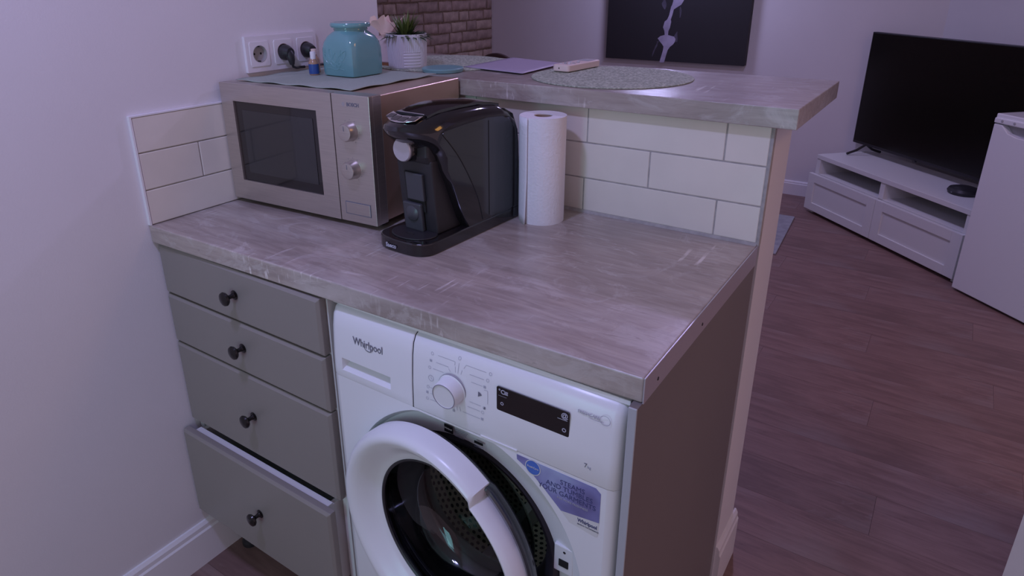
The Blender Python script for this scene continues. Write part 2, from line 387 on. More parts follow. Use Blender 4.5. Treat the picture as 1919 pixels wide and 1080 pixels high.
# tiles on the left wall
zl = [H+.0005, H+.0785, H+.1600, H+.2365]
obj('grout', G().box(0, .0055, .002, D-.006, H+.0005, zl[3]), m_grout, wl)
for r, joints in enumerate(([.30], [.1455, .445], [.30])):
    ed = [.0045]+joints+[D-.008]
    for a, b in zip(ed[:-1], ed[1:]): tile(wl, a+gz/2, b-gz/2, zl[r]+gz/2, zl[r+1]-gz/2, .001, .0075, 'x')
obj('edge_profile', G().box(0, .0095, 0, .004, H+.0005, zl[3]+.003).box(0, .0095, .004, D-.008, zl[3]-.0003, zl[3]+.003), m_trim, wl, label='white edge strip around the side tiles')

# ------------------------------------------------------------ bar top and worktop
bar = obj('bar_top', G().prism([(.0005, .581), (1.185, .581), (1.185, 1.005), (-.25, 1.005), (-.25, .7665), (.0005, .7665)], ZB, ZT), m_lam, bev=.0015)
tag(bar, 'thick greige laminate breakfast bar slab on the tiled partition', 'bar counter')
wt = thing('worktop', 'greige laminate kitchen worktop with a metal end strip, over the washing machine', 'worktop', (0, 0, H-T))
obj('worktop_slab', G().prism([(.0008, .0), (1.1412, .029), (1.1412, D-.0065), (.0008, D-.0065)], 0, T), m_lam, wt, bev=.003, seg=3)
a = math.atan2(.029, 1.1412)
obj('end_strip', G().box(1.1414, 1.1436, .0285, D-.006, -.0004, T+.0004), m_satin, wt, bev=.0004, label='satin metal end strip')
for yy in (.078, .27):
    obj('screw', G().lathe([(.0001, .0009), (.0022, .0007), (.0032, 0)], 14, Matrix.Rotation(PI/2, 4, 'Y')), m_knobd, wt, (1.1436, yy, .0145))

# ------------------------------------------------------------ drawer cabinet
cab = thing('drawer_cabinet', 'grey four-drawer base cabinet with dark knobs, bottom drawer pulled open', 'cabinet', (0, 0, 0))
zc = .15
g = G().box(.0028, .018, .030, .585, zc, .900).box(.508, .5235, .030, .585, zc, .900).box(.018, .508, .030, .585, zc, zc+.016).box(.018, .508, .575, .585, zc, .9)
g.box(.018, .508, .030, .585, .884, .900)
obj('carcass', g, m_carc, cab, bev=.0006)
for xx in (.05, .47):
    for yy in (.08, .53): obj('leg', G().lathe([(.022, 0), (.022, .01), (.014, .015), (.014, .13), (.024, .14), (.024, zc)], 16), m_blackm, cab, (xx, yy, 0), smooth=True)
def drawer(zb, zt_, yf, x0=.0035, x1=.5215, box=True, kx=.268):
    g = G()
    # slab with a soft chamfered rim
    d = .0185; c = .006
    A = [(x0, yf+c*.8, zb), (x1, yf+c*.8, zb), (x1, yf+c*.8, zt_), (x0, yf+c*.8, zt_)]
    B = [(x0+c, yf, zb+c), (x1-c, yf, zb+c), (x1-c, yf, zt_-c), (x0+c, yf, zt_-c)]
    Cc = [(p[0], yf+d, p[2]) for p in A]
    va, vb, vc = [[g.b.verts.new(p) for p in q] for q in (A, B, Cc)]
    g.b.faces.new(vb)
    for i in range(4):
        j = (i+1) % 4; g.b.faces.new((va[i], va[j], vb[j], vb[i])); g.b.faces.new((vc[i], vc[j], va[j], va[i]))
    g.b.faces.new(vc[::-1]); bmesh.ops.recalc_face_normals(g.b, faces=g.b.faces[:])
    dr = obj('drawer', g, m_greyf, cab, bev=.0012)
    zz = (zb+zt_)/2+.003
    mt = Matrix.Rotation(PI/2, 4, 'X')
    kn = G().lathe([(.0105, 0), (.0105, .0015), (.0062, .003), (.0045, .008), (.0045, .014), (.0075, .017), (.0132, .020), (.0152, .0235), (.0140, .027), (.0085, .0295), (.0001, .0303)], 28, mt)
    obj('knob', kn, m_knobd, dr, (kx, yf, zz), smooth=True)
    if box:
        y0 = yf+.0188; y1 = yf+.50
        b = G().box(x0+.026, x1-.024, y0, y0+.0155, zb+.02, zt_-.003).box(x0+.026, x0+.038, y0+.014, y1, zb+.02, zt_-.008).box(x1-.036, x1-.024, y0+.014, y1, zb+.02, zt_-.008)
        b.box(x0+.038, x1-.036, y1-.012, y1, zb+.02, zt_-.02).box(x0+.038, x1-.036, y0+.014, y1-.012, zb+.02, zb+.03)
        obj('drawer_box', b, m_carc, dr, bev=.0008)
    return dr
drawer(.776, .896, .0085); drawer(.650, .7725, .0085); drawer(.431, .6465, .0085)
drawer(.168, .4165, -.0200, .0045, .5185, kx=.277)['label'] = 'bottom drawer pulled open a few centimetres'

# ------------------------------------------------------------ end panel
obj_p = obj('end_panel', G().box(1.1285, 1.1412, .0150, D-.002, .0, H-T-.0005), m_panel)
obj('edge_band', G().box(1.1285, 1.1412, .0120, .0152, .0, H-T-.0005), mat('pale_edge_band', (.42, .43, .45), .4), obj_p, bev=.0012, seg=3, label='pale grey front edge band')
tag(obj_p, 'dark grey upright end panel beside the washing machine', 'panel')

# ------------------------------------------------------------ washing machine (local x = world-.833, local y = world-.012)
wm = thing('washing_machine', 'white front-loading washing machine under the worktop, round door ajar', 'washing machine', (.833, .012, 0))
XL, XR, CZ, RB = -.2955, .291, .513, .2465
# cabinet shell
g = G().box(XL, XL+.004, .03, .56, .02, .896).box(XR-.004, XR, .03, .56, .02, .896).box(XL, XR, .02, .56, .888, .896).box(XL, XR, .556, .56, .02, .896).box(XL, XR, .03, .56, .02, .03)
obj('cabinet_shell', g, m_enam, wm, bev=.001)
# front panel: rectangle with rounded vertical edges and a round recess for the door
Z0, Z1 = .06, .7492
g = G(); n = 96; cx = -.004
def edge_pt(a):
    dx, dz = math.cos(a), math.sin(a); t = 1e9
    if dx > 1e-9: t = min(t, (XR-.018-cx)/dx)
    if dx < -1e-9: t = min(t, (XL+.018-cx)/dx)
    if dz > 1e-9: t = min(t, (Z1-CZ)/dz)
    if dz < -1e-9: t = min(t, (Z0-CZ)/dz)
    return (cx+dx*t, CZ+dz*t)
angs = [2*PI*i/n for i in range(n)]
corner = [math.atan2(zz-CZ, xx-cx) % (2*PI) for xx in (XL+.018, XR-.018) for zz in (Z0, Z1)]
angs = sorted(set([round(a, 6) for a in angs+corner]))
# the door recess reaches above the front panel line, so its radius is capped there
def rb(a):
    return min(RB, (Z1-.004-CZ)/math.sin(a)) if math.sin(a) > .1 else RB
io = [g.b.verts.new((cx+rb(a)*math.cos(a), .0, CZ+rb(a)*math.sin(a))) for a in angs]
i1 = [g.b.verts.new((cx+(rb(a)-.008)*math.cos(a), .011, CZ+(rb(a)-.008)*math.sin(a))) for a in angs]
i2 = [g.b.verts.new((cx+.196*math.cos(a), .020, CZ+.196*math.sin(a))) for a in angs]
i3 = [g.b.verts.new((cx+.193*math.cos(a), .040, CZ+.193*math.sin(a))) for a in angs]
ou = [g.b.verts.new((edge_pt(a)[0], 0, edge_pt(a)[1])) for a in angs]
m_ = len(angs)
for i in range(m_):
    j = (i+1) % m_
    for A, B in ((ou, io), (io, i1), (i1, i2), (i2, i3)): g.b.faces.new((A[i], A[j], B[j], B[i]))
bmesh.ops.recalc_face_normals(g.b, faces=g.b.faces[:])
obj('front_panel', g, m_white, wm, smooth=False)
for sgn, xa in ((-1, XL), (1, XR)):
    g = G()
    pr_ = [(xa-sgn*.018, .0), (xa-sgn*.009, .0025), (xa-sgn*.003, .009), (xa, .020), (xa, .05)]
    for (p, q) in zip(pr_[:-1], pr_[1:]): g.quad((p[0], p[1], Z0), (q[0], q[1], Z0), (q[0], q[1], Z1), (p[0], p[1], Z1))
    bmesh.ops.remove_doubles(g.b, verts=g.b.verts, dist=1e-5); bmesh.ops.recalc_face_normals(g.b, faces=g.b.faces[:])
    obj('front_edge', g, m_white, wm, smooth=True)
# kick plate
obj('kick_plate', G().box(XL+.004, XR-.004, .012, .03, .02, .058), m_white, wm, bev=.003)
# fascia profile (y,z)
FP = [(.050, .7493), (.0002, .7493), (-.0008, .7515), (.0005, .80), (.0045, .85), (.0085, .872), (.015, .884), (.028, .8915), (.05, .8925)]
def fascia(x0, x1, rl, rr):
    g = G(); xs = []
    def prof(xx, inset):
        return [g.b.verts.new((xx, min(.05, p[0]+inset), p[1]-(inset*.25 if p[1] > .86 else 0))) for p in FP]
    st = []
    if rl: st += [(x0, .020), (x0+.003, .010), (x0+.009, .003), (x0+.017, 0)]
    else: st += [(x0, .0015), (x0+.0015, 0)]
    if rr: st += [(x1-.018, 0), (x1-.009, .0025), (x1-.003, .009), (x1, .020)]
    else: st += [(x1-.0015, 0), (x1, .0015)]
    rows = [prof(a_, b_) for a_, b_ in st]
    for A, B in zip(rows[:-1], rows[1:]):
        for i in range(len(FP)-1): g.b.faces.new((A[i], A[i+1], B[i+1], B[i]))
    g.b.faces.new(rows[0]); g.b.faces.new(rows[-1][::-1])
    return g
SX = -.0935   # seam between detergent drawer and control panel
g = fascia(SX+.0009, XR, False, True); bmesh.ops.recalc_face_normals(g.b, faces=g.b.faces[:])
cpn = obj('control_panel', g, m_white, wm, smooth=True)
# detergent drawer with a recessed pull
g = G(); x0r, x1r, z0r, z1r = -.264, -.144, .765, .7905
def yf(z):
    for (ya, za), (yb, zb_) in zip(FP[1:-1], FP[2:]):
        if za <= z <= zb_: return ya+(yb-ya)*(z-za)/(zb_-za) if zb_ > za else ya
    return 0
xs = [(XL, .020), (XL+.003, .010), (XL+.009, .003), (XL+.017, 0), (x0r, 0), (x1r, 0), (SX-.0022, 0), (SX-.0009, .0015)]
zs = [.7492, .7515, z0r, z1r, .82, .85, .872, .884, .8915, .8925]
yz = [.0, -.0008, yf(z0r), yf(z1r), .002, .0045, .0085, .015, .028, .05]
grid = [[g.b.verts.new((xx, min(.05, yy+ins), zz-(ins*.25 if zz > .86 else 0))) for zz, yy in zip(zs, yz)] for xx, ins in xs]
for i in range(len(xs)-1):
    for k in range(len(zs)-1):
        if i == 4 and k == 2: continue
        g.b.faces.new((grid[i][k], grid[i+1][k], grid[i+1][k+1], grid[i][k+1]))
f4 = [grid[4][2], grid[5][2], grid[5][3], grid[4][3]]
inn = [g.b.verts.new(p) for p in ((x0r+.004, .016, z0r+.011), (x1r-.004, .016, z0r+.011), (x1r-.004, .020, z1r-.001), (x0r+.004, .020, z1r-.001))]
g.b.faces.new(inn)
for i in range(4): g.b.faces.new((f4[i], f4[(i+1) % 4], inn[(i+1) % 4], inn[i]))
bk = [g.b.verts.new((v.co.x, .05, v.co.z)) for v in (grid[0][0], grid[-1][0])]
bmesh.ops.recalc_face_normals(g.b, faces=g.b.faces[:])
dd = obj('detergent_drawer', g, m_white, wm, smooth=True)
# thin ridge lines under the fascia
obj('panel_crease', G().box(.05, .12, -.0022, .0, .7505, .7525), m_white, wm, bev=.0006)
# logo and printed marks
text('brand_lettering', 'Whirlpool', .0215, (-.2325, .0025, .8290), (PI/2, 0, 0), m_ink, wm, sx=.80, bold=.0001)
g = G()
for k in range(14):   # swoosh ring around the middle letters of the logo
    a0_, a1_ = math.radians(150+k*19), math.radians(150+(k+1)*19)
    w = .0007*math.sin(PI*(k+.5)/14)+.0001
    P = lambda a, q: (-.1945+(.0105+q)*math.cos(a), .0015, .833+(.0088+q)*math.sin(a))
    g.quad(P(a0_, -w), P(a0_, w), P(a1_, w), P(a1_, -w))
obj('logo_swoosh', g, m_ink, wm)
text('fresh_care_lettering', 'FRESHCARE', .0078, (.2185, .0045, .8590), FRONT, m_inkl, wm, sx=.85)
g = G()
for q in ring2(.0078, .0004, .262, .862, .0035, 22): g.quad(*q)
for k in range(6): g.quad((.236+k*.004, .0035, .857-.0008*math.sin(k*.6)), (.236+k*.004, .0035, .8577-.0008*math.sin(k*.6)), (.240+k*.004, .0035, .8577-.0008*math.sin(k*.6+.6)), (.240+k*.004, .0035, .857-.0008*math.sin(k*.6+.6)))
obj('fresh_care_emblem', g, m_inkl, wm)
text('capacity_lettering', '7', .0105, (.2350, -.0006, .7735), FRONT, m_ink, wm)
text('capacity_unit', 'kg', .0066, (.2405, -.0006, .7735), FRONT, m_inkl, wm)
# programme marks
g = G()
def seg(x0, z0, x1, z1, w=.0003):
    dx, dz = x1-x0, z1-z0; L = math.hypot(dx, dz) or 1; nx, nz_ = -dz/L*w, dx/L*w
    g.quad((x0-nx, yf(z0)-.0006, z0-nz_), (x1-nx, yf(z1)-.0006, z1-nz_), (x1+nx, yf(z1)-.0006, z1+nz_), (x0+nx, yf(z0)-.0006, z0+nz_))
for s_ in [(-.039, .866, -.004, .866), (-.004, .866, -.004, .860), (-.042, .853, -.016, .853), (-.048, .840, -.026, .840), (-.054, .803, -.037, .803), (-.053, .792, -.033, .792), (-.054, .780, -.018, .780), (-.018, .780, -.012, .783),
           (.018, .867, .057, .867), (.018, .867, .014, .860), (.026, .854, .054, .854), (.030, .842, .052, .842), (.028, .806, .050, .806), (.024, .796, .049, .796), (.014, .782, .049, .782), (.062, .837, .063, .814), (.055, .837, .062, .837),
           (.003, .848, .004, .866), (-.002, .848, -.003, .858), (.009, .848, .011, .856), (-.012, .846, -.016, .851), (-.003, .788, -.004, .778), (.003, .788, .003, .780), (.008, .789, .010, .781)]: seg(*s_)
for q in ring2(.0052, .0004, -.052, .821, 0, 16): g.quad(*[(p[0], yf(p[2])-.0006, p[2]) for p in q])
seg(-.052, .821, -.052, .8245); seg(-.052, .821, -.0495, .8195)
obj('programme_lines', g, m_inkl, wm)
g = G()
for i, (x_, z_) in enumerate([(-.051, .866), (-.053, .853), (-.055, .840), (-.058, .803), (-.060, .792), (-.060, .780), (.004, .874), (-.004, .777), (.065, .867), (.061, .855), (.056, .842), (.057, .805), (.054, .796), (.053, .783)]):
    if i % 3 == 1:
        r = .0022; g.quad(*[(x_+a_*r, yf(z_)-.0006, z_+b_*r) for a_, b_ in ((-1, -1), (1, -1), (1, 1), (-1, 1))])
    else:
        for q in ring2(.0026, .0003, x_, z_, 0, 8): g.quad(*[(p[0], yf(p[2])-.0006, p[2]) for p in q])
    obj('programme_symbol', g, m_inkl, wm); g = G()
g = G(); g.quad((.044, yf(.83)-.0006, .830), (.044, yf(.82)-.0006, .821), (.0515, yf(.825)-.0006, .8255), (.048, yf(.83)-.0006, .829))
g.quad((.055, yf(.806)-.0008, .803), (.059, yf(.806)-.0008, .803), (.0585, yf(.806)-.0008, .808), (.0565, yf(.806)-.0008, .806))
obj('start_symbol', g, m_ink, wm)
# selector knob
mt = Matrix.Translation((-.0075, yf(.8145), .8160)) @ Matrix.Rotation(math.radians(94), 4, 'X')
kb = obj('programme_knob', G().lathe([(.0270, -.002), (.0270, .0012), (.0252, .0020), (.0246, .004), (.0236, .0215), (.0224, .0236)], 56, mt, cap=False), m_white, wm, smooth=True)
obj('knob_face', G().lathe([(.0212, .0236), (.0205, .0230), (.0001, .0230)], 48, mt, cap=False), m_white, kb, smooth=True)
obj('knob_ring', G().lathe([(.0226, .0236), (.0224, .0243), (.0214, .0243), (.0211, .0236)], 48, mt, cap=False), mat('ring_grey', (.26, .26, .30), .4), kb, smooth=True, label='grey ring round the knob face')
obj('base_ring', G().lathe([(.0270, .0004), (.0276, .0010), (.0276, -.001)], 48, mt, cap=False), mat('base_grey', (.30, .30, .34), .4), kb, smooth=True)
# display
dpt = thing  # keep name short
g = G().prism(rrect(.0800, .2075, .8115, .8545, .003), 0, .0022, 'y')
dsp = obj('display_window', g, m_black, wm, (0, yf(.833)-.0018, 0), (math.radians(-4.2)*0, 0, 0), bev=.0004)
zt = .8325
for n_, s_, sz, px_, pz_ in (('temperature_symbol', '°C', .0105, .084, .8440), ('options_symbol', '≡', .0130, .0945, .8425), ('steam_symbol', '@', .0115, .194, .8435), ('timer_symbol', 'O', .0090, .196, .8190), ('light_symbol', 'O', .0075, .0875, .8235)):
    text(n_, s_, sz, (px_, yf(zt)-.0024, pz_), FRONT, m_glyph, wm, bold=.0002)
g = G().quad((.0835, yf(zt)-.0023, .8392), (.099, yf(zt)-.0023, .8392), (.099, yf(zt)-.0023, .8396), (.0835, yf(zt)-.0023, .8396))
obj('display_mark', g, m_glyph, wm)
g = G().quad((.188, yf(zt)-.0023, .8390), (.2045, yf(zt)-.0023, .8390), (.2045, yf(zt)-.0023, .8400), (.188, yf(zt)-.0023, .8400))
obj('display_mark', g, m_glyph, wm)
# steam sticker
st = [(.1190, .7440), (.2560, .7440), (.2645, .7370), (.2645, .6830), (.2320, .6785), (.2000, .6740), (.1690, .7020), (.1420, .7240), (.1195, .7350)]
obj('promo_sticker', G().prism(st, -.0006, 0, 'y'), m_sticker, wm, label='purple and blue promotional sticker')
lab = [(.2000, .6738), (.2320, .6783), (.2645, .6828), (.2630, .6560), (.2590, .6545), (.2150, .6600)]
obj('sticker_footer', G().prism(lab, -.0005, 0, 'y'), m_stickw, wm)
g = G().lathe([(.0125, 0), (.0125, .0004)], 32, Matrix.Translation((.1490, -.0006, .7320)) @ Matrix.Rotation(PI/2, 4, 'X'))
obj('sticker_badge', g, m_stickb, wm)
g = G()
for q in ring2(.0133, .0006, .1490, .7320, -.0011, 28): g.quad(*q)
obj('badge_ring', g, m_stickw, wm)
text('badge_lettering', 'FreshCare', .0048, (.1490, -.0013, .7310), FRONT, m_stickw, wm, 'CENTER')
for k, (s_, xx, zz, wx) in enumerate((('STEAMS', .2180, .7240, 1.), ('AND TUMBLES', .2125, .7132, 1.), ('YOUR GARMENTS', .2085, .7024, 1.))):
    text('sticker_lettering', s_, .0124, (xx, -.0007, zz), FRONT, m_txtblue, wm, 'CENTER', sx=.98)
text('sticker_small_print', 'FOR MORE FRESHNESS', .0052, (.2190, -.0009, .6955), FRONT, m_inkl, wm, 'CENTER')
text('sticker_brand', 'Whirlpool', .0092, (.2290, -.0008, .6690), FRONT, m_txtblue, wm, sx=.85, bold=.0002)
text('sticker_tagline', 'SENSING THE DIFFERENCE', .0030, (.2290, -.0008, .6635), FRONT, m_ink, wm)
# small stickers on the door recess
for nm, (x0, x1, z0, z1), mm in (('rating_label', (-.033, -.0145, .7195, .7345), m_black), ('warning_label', (.0300, .0475, .7220, .7265), m_black)):
    obj(nm, G().box(x0, x1, .0082, .0092, z0, z1), mm, wm)
g = G()
for k in range(5): g.quad((-.011, .0085, .7320-k*.0035), (.017-.002*k, .0085, .7320-k*.0035), (.017-.002*k, .0085, .7332-k*.0035), (-.011, .0085, .7332-k*.0035))
for k in range(2): g.quad((.030, .0082, .7185-k*.003), (.049, .0082, .7185-k*.003), (.049, .0082, .7193-k*.003), (.030, .0082, .7193-k*.003))
obj('label_print', g, m_ink, wm)
text('label_brand', 'Whirlpool', .0042, (-.0322, .0078, .7260), FRONT, m_stickw, wm, sx=.9)
# door latch on the right of the recess
obj('door_latch', G().box(.184, .2185, .012, .022, .535, .590), m_white, wm, bev=.002)
obj('latch_slot', G().box(.1935, .2110, .0105, .013, .549, .563), m_hole, wm, bev=.0008)
obj('latch_screw', G().lathe([(.0025, 0), (.0001, .001)], 12, Matrix.Translation((.203, .012, .579)) @ Matrix.Rotation(PI/2, 4, 'X')), m_hole, wm)
# gasket, tub lip, drum
mg = Matrix.Translation((cx, 0, CZ)) @ Matrix.Rotation(-PI/2, 4, 'X')   # lathe z -> +y
obj('door_gasket', G().lathe([(.1935, .034), (.189, .027), (.181, .025), (.172, .029), (.163, .040), (.153, .056), (.145, .066), (.1415, .078), (.144, .090), (.150, .105)], 72, mg, cap=False), m_gasket, wm, smooth=True)
g = G(); uvl = g.b.loops.layers.uv.new('UVMap'); NS = 72; rings = []
prof = [(.150, .100, 0), (.155, .102, 0), (.232, .115, 1), (.234, .36, 30), (.15, .39, 42), (.03, .40, 57)]
for r, a_, _ in prof: rings.append([g.b.verts.new(mg @ Vector((r*math.cos(2*PI*i/NS), r*math.sin(2*PI*i/NS), a_))) for i in range(NS)])
for k in range(len(prof)-1):
    for i in range(NS):
        j = (i+1) % NS; f = g.b.faces.new((rings[k][i], rings[k][j], rings[k+1][j], rings[k+1][i]))
        for lp, (ii, kk) in zip(f.loops, ((i, k), (i+1, k), (i+1, k+1), (i, k+1))): lp[uvl].uv = (ii*100/NS, prof[kk][2]*.66)
g.b.faces.new(rings[-1]); bmesh.ops.recalc_face_normals(g.b, faces=g.b.faces[:])
drm = obj('drum', g, m_drum, wm, smooth=True, label='perforated steel drum')
obj('drum_lip', G().lathe([(.1495, .098), (.1530, .0955), (.1565, .098), (.1565, .103)], 72, mg, cap=False), m_chrome, drm, smooth=True)
for a_ in (100, 220, 340):
    lf = G().prism([(-.022, 0), (-.010, .045), (.010, .045), (.022, 0)], .13, .35, 'z')
    obj('drum_paddle', lf, m_satin, drm).matrix_local = mg @ Matrix.Rotation(math.radians(a_)+PI/2, 4, 'Z') @ Matrix.Translation((0, -.232, 0))
# door, hinged on the left and standing ajar; lathe axis z -> -y (outwards)
hx, phi = -.238, .100
DM = Matrix.Translation((hx, -.004, CZ+.006)) @ Matrix.Rotation(-phi, 4, 'Z') @ Matrix.Translation((.2185, 0, 0)) @ Matrix.Rotation(PI/2, 4, 'X')
def dlathe(name, prof, m, parent=wm, seg=96, label=None, fn=None):
    g = G(); rings = []
    for r, z_ in prof: rings.append([g.b.verts.new(((fn(r, 2*PI*i/seg)) * math.cos(2*PI*i/seg), (fn(r, 2*PI*i/seg)) * math.sin(2*PI*i/seg), z_)) if fn else g.b.verts.new((r*math.cos(2*PI*i/seg), r*math.sin(2*PI*i/seg), z_)) for i in range(seg)])
    for A, B in zip(rings[:-1], rings[1:]):
        for i in range(seg): j = (i+1) % seg; g.b.faces.new((A[i], A[j], B[j], B[i]))
    bmesh.ops.recalc_face_normals(g.b, faces=g.b.faces[:])
    return obj(name, g, m, parent, smooth=True, label=label)
ring_prof = [(.150, .002), (.153, .004), (.160, .0045), (.168, .009), (.180, .020), (.192, .031), (.203, .0375), (.2125, .039), (.220, .036), (.2255, .028), (.2285, .016), (.2285, -.004), (.222, -.008)]
def ring_out(r, a_):
    d = math.degrees(a_); d = d-360 if d > 180 else d
    full = .2285-.0205*min(1, max(0, (1+math.cos(a_))/1.5)); cut = .1915+.012*(1-min(1, abs(d)/45))
    if abs(d) < 55.5: ro = cut
    elif abs(d) < 58.5: k = (abs(d)-55.5)/3; ro = cut+(full-cut)*k*k*(3-2*k)
    else: ro = full
    return r if r < .165 else .165+(r-.165)*(ro-.165)/(.2285-.165)
dr_ = dlathe('door', ring_prof, m_white, seg=240, label='white ring door standing ajar', fn=ring_out)
dr_.matrix_local = DM
def body_out(r, a_):
    d = math.degrees(a_); d = d-360 if d > 180 else d
    full = .2285-.0205*min(1, max(0, (1+math.cos(a_))/1.5))
    ro = full+.0005 if abs(d) < 57 else full-.003
    return r if r < .165 else .165+(r-.165)*(ro-.165)/(.2225-.165)
m_dgloss = mat('smoked_door_body', (.030, .032, .037), .12, coat=.5)
dlathe('grip_recess', [(.150, -.004), (.185, -.003), (.205, .004), (.217, .008), (.2225, .006), (.2225, -.006), (.214, -.016), (.197, -.024), (.178, -.027), (.162, -.024), (.1515, -.012)], m_dgloss, dr_, seg=160, label='dark glossy door body with the grip recess at the right', fn=body_out)
dlathe('glass_seal', [(.1475, .0025), (.1500, .0050), (.1530, .0045), (.153, -.004)], m_blackm, dr_)
dlathe('glass_bowl', [(.1490, .002), (.1475, -.004), (.141, -.030), (.134, -.060), (.122, -.078), (.095, -.090), (.05, -.096), (.0005, -.097)], m_glass, dr_, label='domed door glass')
dlathe('bowl_wall', [(.1620, -.0245), (.1600, -.034), (.1560, -.055), (.1500, -.074), (.1420, -.086), (.1300, -.090)], m_bowl, dr_, seg=96, label='thick smoked side wall of the door glass')

# ------------------------------------------------------------ microwave (local frame at its front left foot)
mw = thing('microwave_oven', 'stainless steel microwave with two dials on the worktop corner', 'microwave', (.0118, .2206, H), .0661)
wM, dM, h0, h1 = .4427, .326, .012, .2850
obj('casing', G().box(.003, wM-.003, .030, dM, h0+.002, h1-.002), m_steels, mw, bev=.003, seg=3)
obj('trim_frame', G().box(0, wM, .006, .034, h0, h1), m_steel, mw, bev=.002)
sx_ = .3418
g = G()
def frame(g, X0, X1, Z0_, Z1_, x0, x1, z0, z1, ya, yb):
    g.box(X0, x0, ya, yb, Z0_, Z1_).box(x1, X1, ya, yb, Z0_, Z1_).box(x0, x1, ya, yb, Z0_, z0).box(x0, x1, ya, yb, z1, Z1_); return g
dm_ = obj('door', frame(g, .001, sx_-.001, h0, h1, .040, .2960, h0+.0475, h0+.2335, -.004, .010), m_steel, mw)
obj('door_window', G().box(.0402, .2958, .0005, .004, h0+.0477, h0+.2333), m_black, dm_)
obj('window_mesh', G().box(.062, .280, -.0005, .0006, h0+.068, h0+.214), mat('window_screen', (.028, .028, .030), .12, coat=.5), dm_)
pn = obj('dial_panel', G().box(sx_+.001, wM-.0005, -.004, .010, h0, h1), m_steel, mw, bev=.001)
mt = Matrix.Rotation(PI/2, 4, 'X')
for zz in (.1985, .1185):
    k_ = obj('dial', G().lathe([(.0205, .0), (.0195, .003), (.0185, .016), (.0165, .020), (.0140, .0205), (.0001, .0198)], 40, mt), m_steel, mw, (.3880, -.004, h0+zz), smooth=True, label='round steel dial')
    obj('dial_pointer', G().box(-.0008, .0008, -.0206, -.0198, .004, .014), m_ink, k_)
    g = G()
    for k in range(11):
        a_ = math.radians(-60+k*30); c_, s_ = math.cos(a_), math.sin(a_)
        g.quad(*[(c_*r-s_*w, 0, s_*r+c_*w) for r, w in ((.0235, -.0004), (.0255, -.0004), (.0255, .0004), (.0235, .0004))])
    obj('dial_scale', g, m_ink, mw, (.388, -.0044, h0+zz))
obj('door_button', frame(G(), .3585, .4275, h0+.0175, h0+.0455, .3600, .4260, h0+.0190, h0+.0440, -.0052, -.0035), m_ink, mw)
obj('button_face', G().box(.3600, .4260, -.0056, -.0035, h0+.0190, h0+.0440), m_steel, mw, bev=.0008)
text('brand_lettering', 'BOSCH', .0105, (.3830, -.0043, h0+.2500), FRONT, m_ink, mw, bold=.0003, sx=.95)
g = G()
for q in ring2(.0035, .0004, .3745, h0+.2535, -.0043, 14): g.quad(*q)
g.quad((.3735, -.0043, h0+.2520), (.3755, -.0043, h0+.2520), (.3755, -.0043, h0+.2550), (.3735, -.0043, h0+.2550))
obj('brand_emblem', g, m_inkl, mw)
for xx in (.03, wM-.03):
    for yy in (.04, dM-.03): obj('foot', G().lathe([(.012, 0), (.014, .0125)], 16), m_blackm, mw, (xx, yy, 0))
# side vents
g = G()
for k in range(7): g.box(wM-.0032, wM-.0026, .20+k*.012, .205+k*.012, h0+.03, h0+.07)
obj('side_vent', g, m_hole, mw)
MT = H+h1      # top of the microwave
# sage cloth on the microwave, hanging a touch over the front edge
g = G(); nx, ny = 26, 24
P00, P10, P11, P01 = Vector((.014, .330)), Vector((.352, .282)), Vector((.3640, .5700)), Vector((.020, .545))
rows = []
P00, P10 = Vector((.030, .250)), Vector((.3700, .2800))
for j in range(ny+1):
    rw = []
    for i in range(nx+1):
        s_, t_ = i/nx, j/ny; p = (P00*(1-s_)+P10*s_)*(1-t_)+(P01*(1-s_)+P11*s_)*t_
        ed = min(s_, 1-s_, t_, 1-t_)
        zz = MT+.0018+(.0025*max(0, 1-ed*14)*(.5+.5*math.sin(i*.9+j*.7)))
        rw.append(g.b.verts.new((p.x, p.y, zz)))
    rows.append(rw)
for j in range(ny):
    for i in range(nx): g.b.faces.new((rows[j][i], rows[j][i+1], rows[j+1][i+1], rows[j+1][i]))
cl = obj('table_mat', g, m_sage, smooth=True); sm = cl.modifiers.new('t', 'SOLIDIFY'); sm.thickness = .0014; sm.offset = -1
tag(cl, 'thin sage green cloth mat lying on top of the microwave', 'mat')

# ------------------------------------------------------------ teal canister
jr = thing('canister', 'glossy teal ceramic canister with a round lid and leaf relief', 'jar', (.197, .462, MT+.0020))
def sq_ring(hw, r, z, n=48):
    """superellipse ring: r=1 circle .. 0 square"""
    e = 2+ (1-r)*7; o = []
    for i in range(n):
        a_ = 2*PI*i/n; c_, s_ = math.cos(a_), math.sin(a_)
        k = (abs(c_)**e+abs(s_)**e)**(-1/e); o.append((hw*k*c_, hw*k*s_, z))
    return o
g = G(); rings = []
for hw, r, z in [(.001, 1, 0), (.047, .1, 0), (.0515, .05, .0025), (.0525, .05, .012), (.053, .05, .040), (.0525, .08, .062), (.0505, .3, .077), (.046, .65, .090), (.041, .9, .098), (.0385, 1, .102), (.0385, 1, .1045)]:
    rings.append([g.b.verts.new(p) for p in sq_ring(hw, r, z)])
for A, B in zip(rings[:-1], rings[1:]):
    for i in range(48): g.b.faces.new((A[i], A[(i+1) % 48], B[(i+1) % 48], B[i]))
g.b.faces.new(rings[-1])
obj('body', g, m_teal, jr, smooth=True)
ld = obj('lid', G().lathe([(.037, .1035), (.0395, .1040), (.0405, .1055), (.0395, .1085), (.0400, .1100), (.0455, .1105), (.0472, .1135), (.0472, .1175), (.0452, .1205), (.040, .1215), (.034, .1195), (.0001, .1190)], 56), m_teal, jr, smooth=True)
g = G()
def curl(pts, r=.0007): g.tube([(p[0], -.0529, p[1]) for p in pts], r, 6)
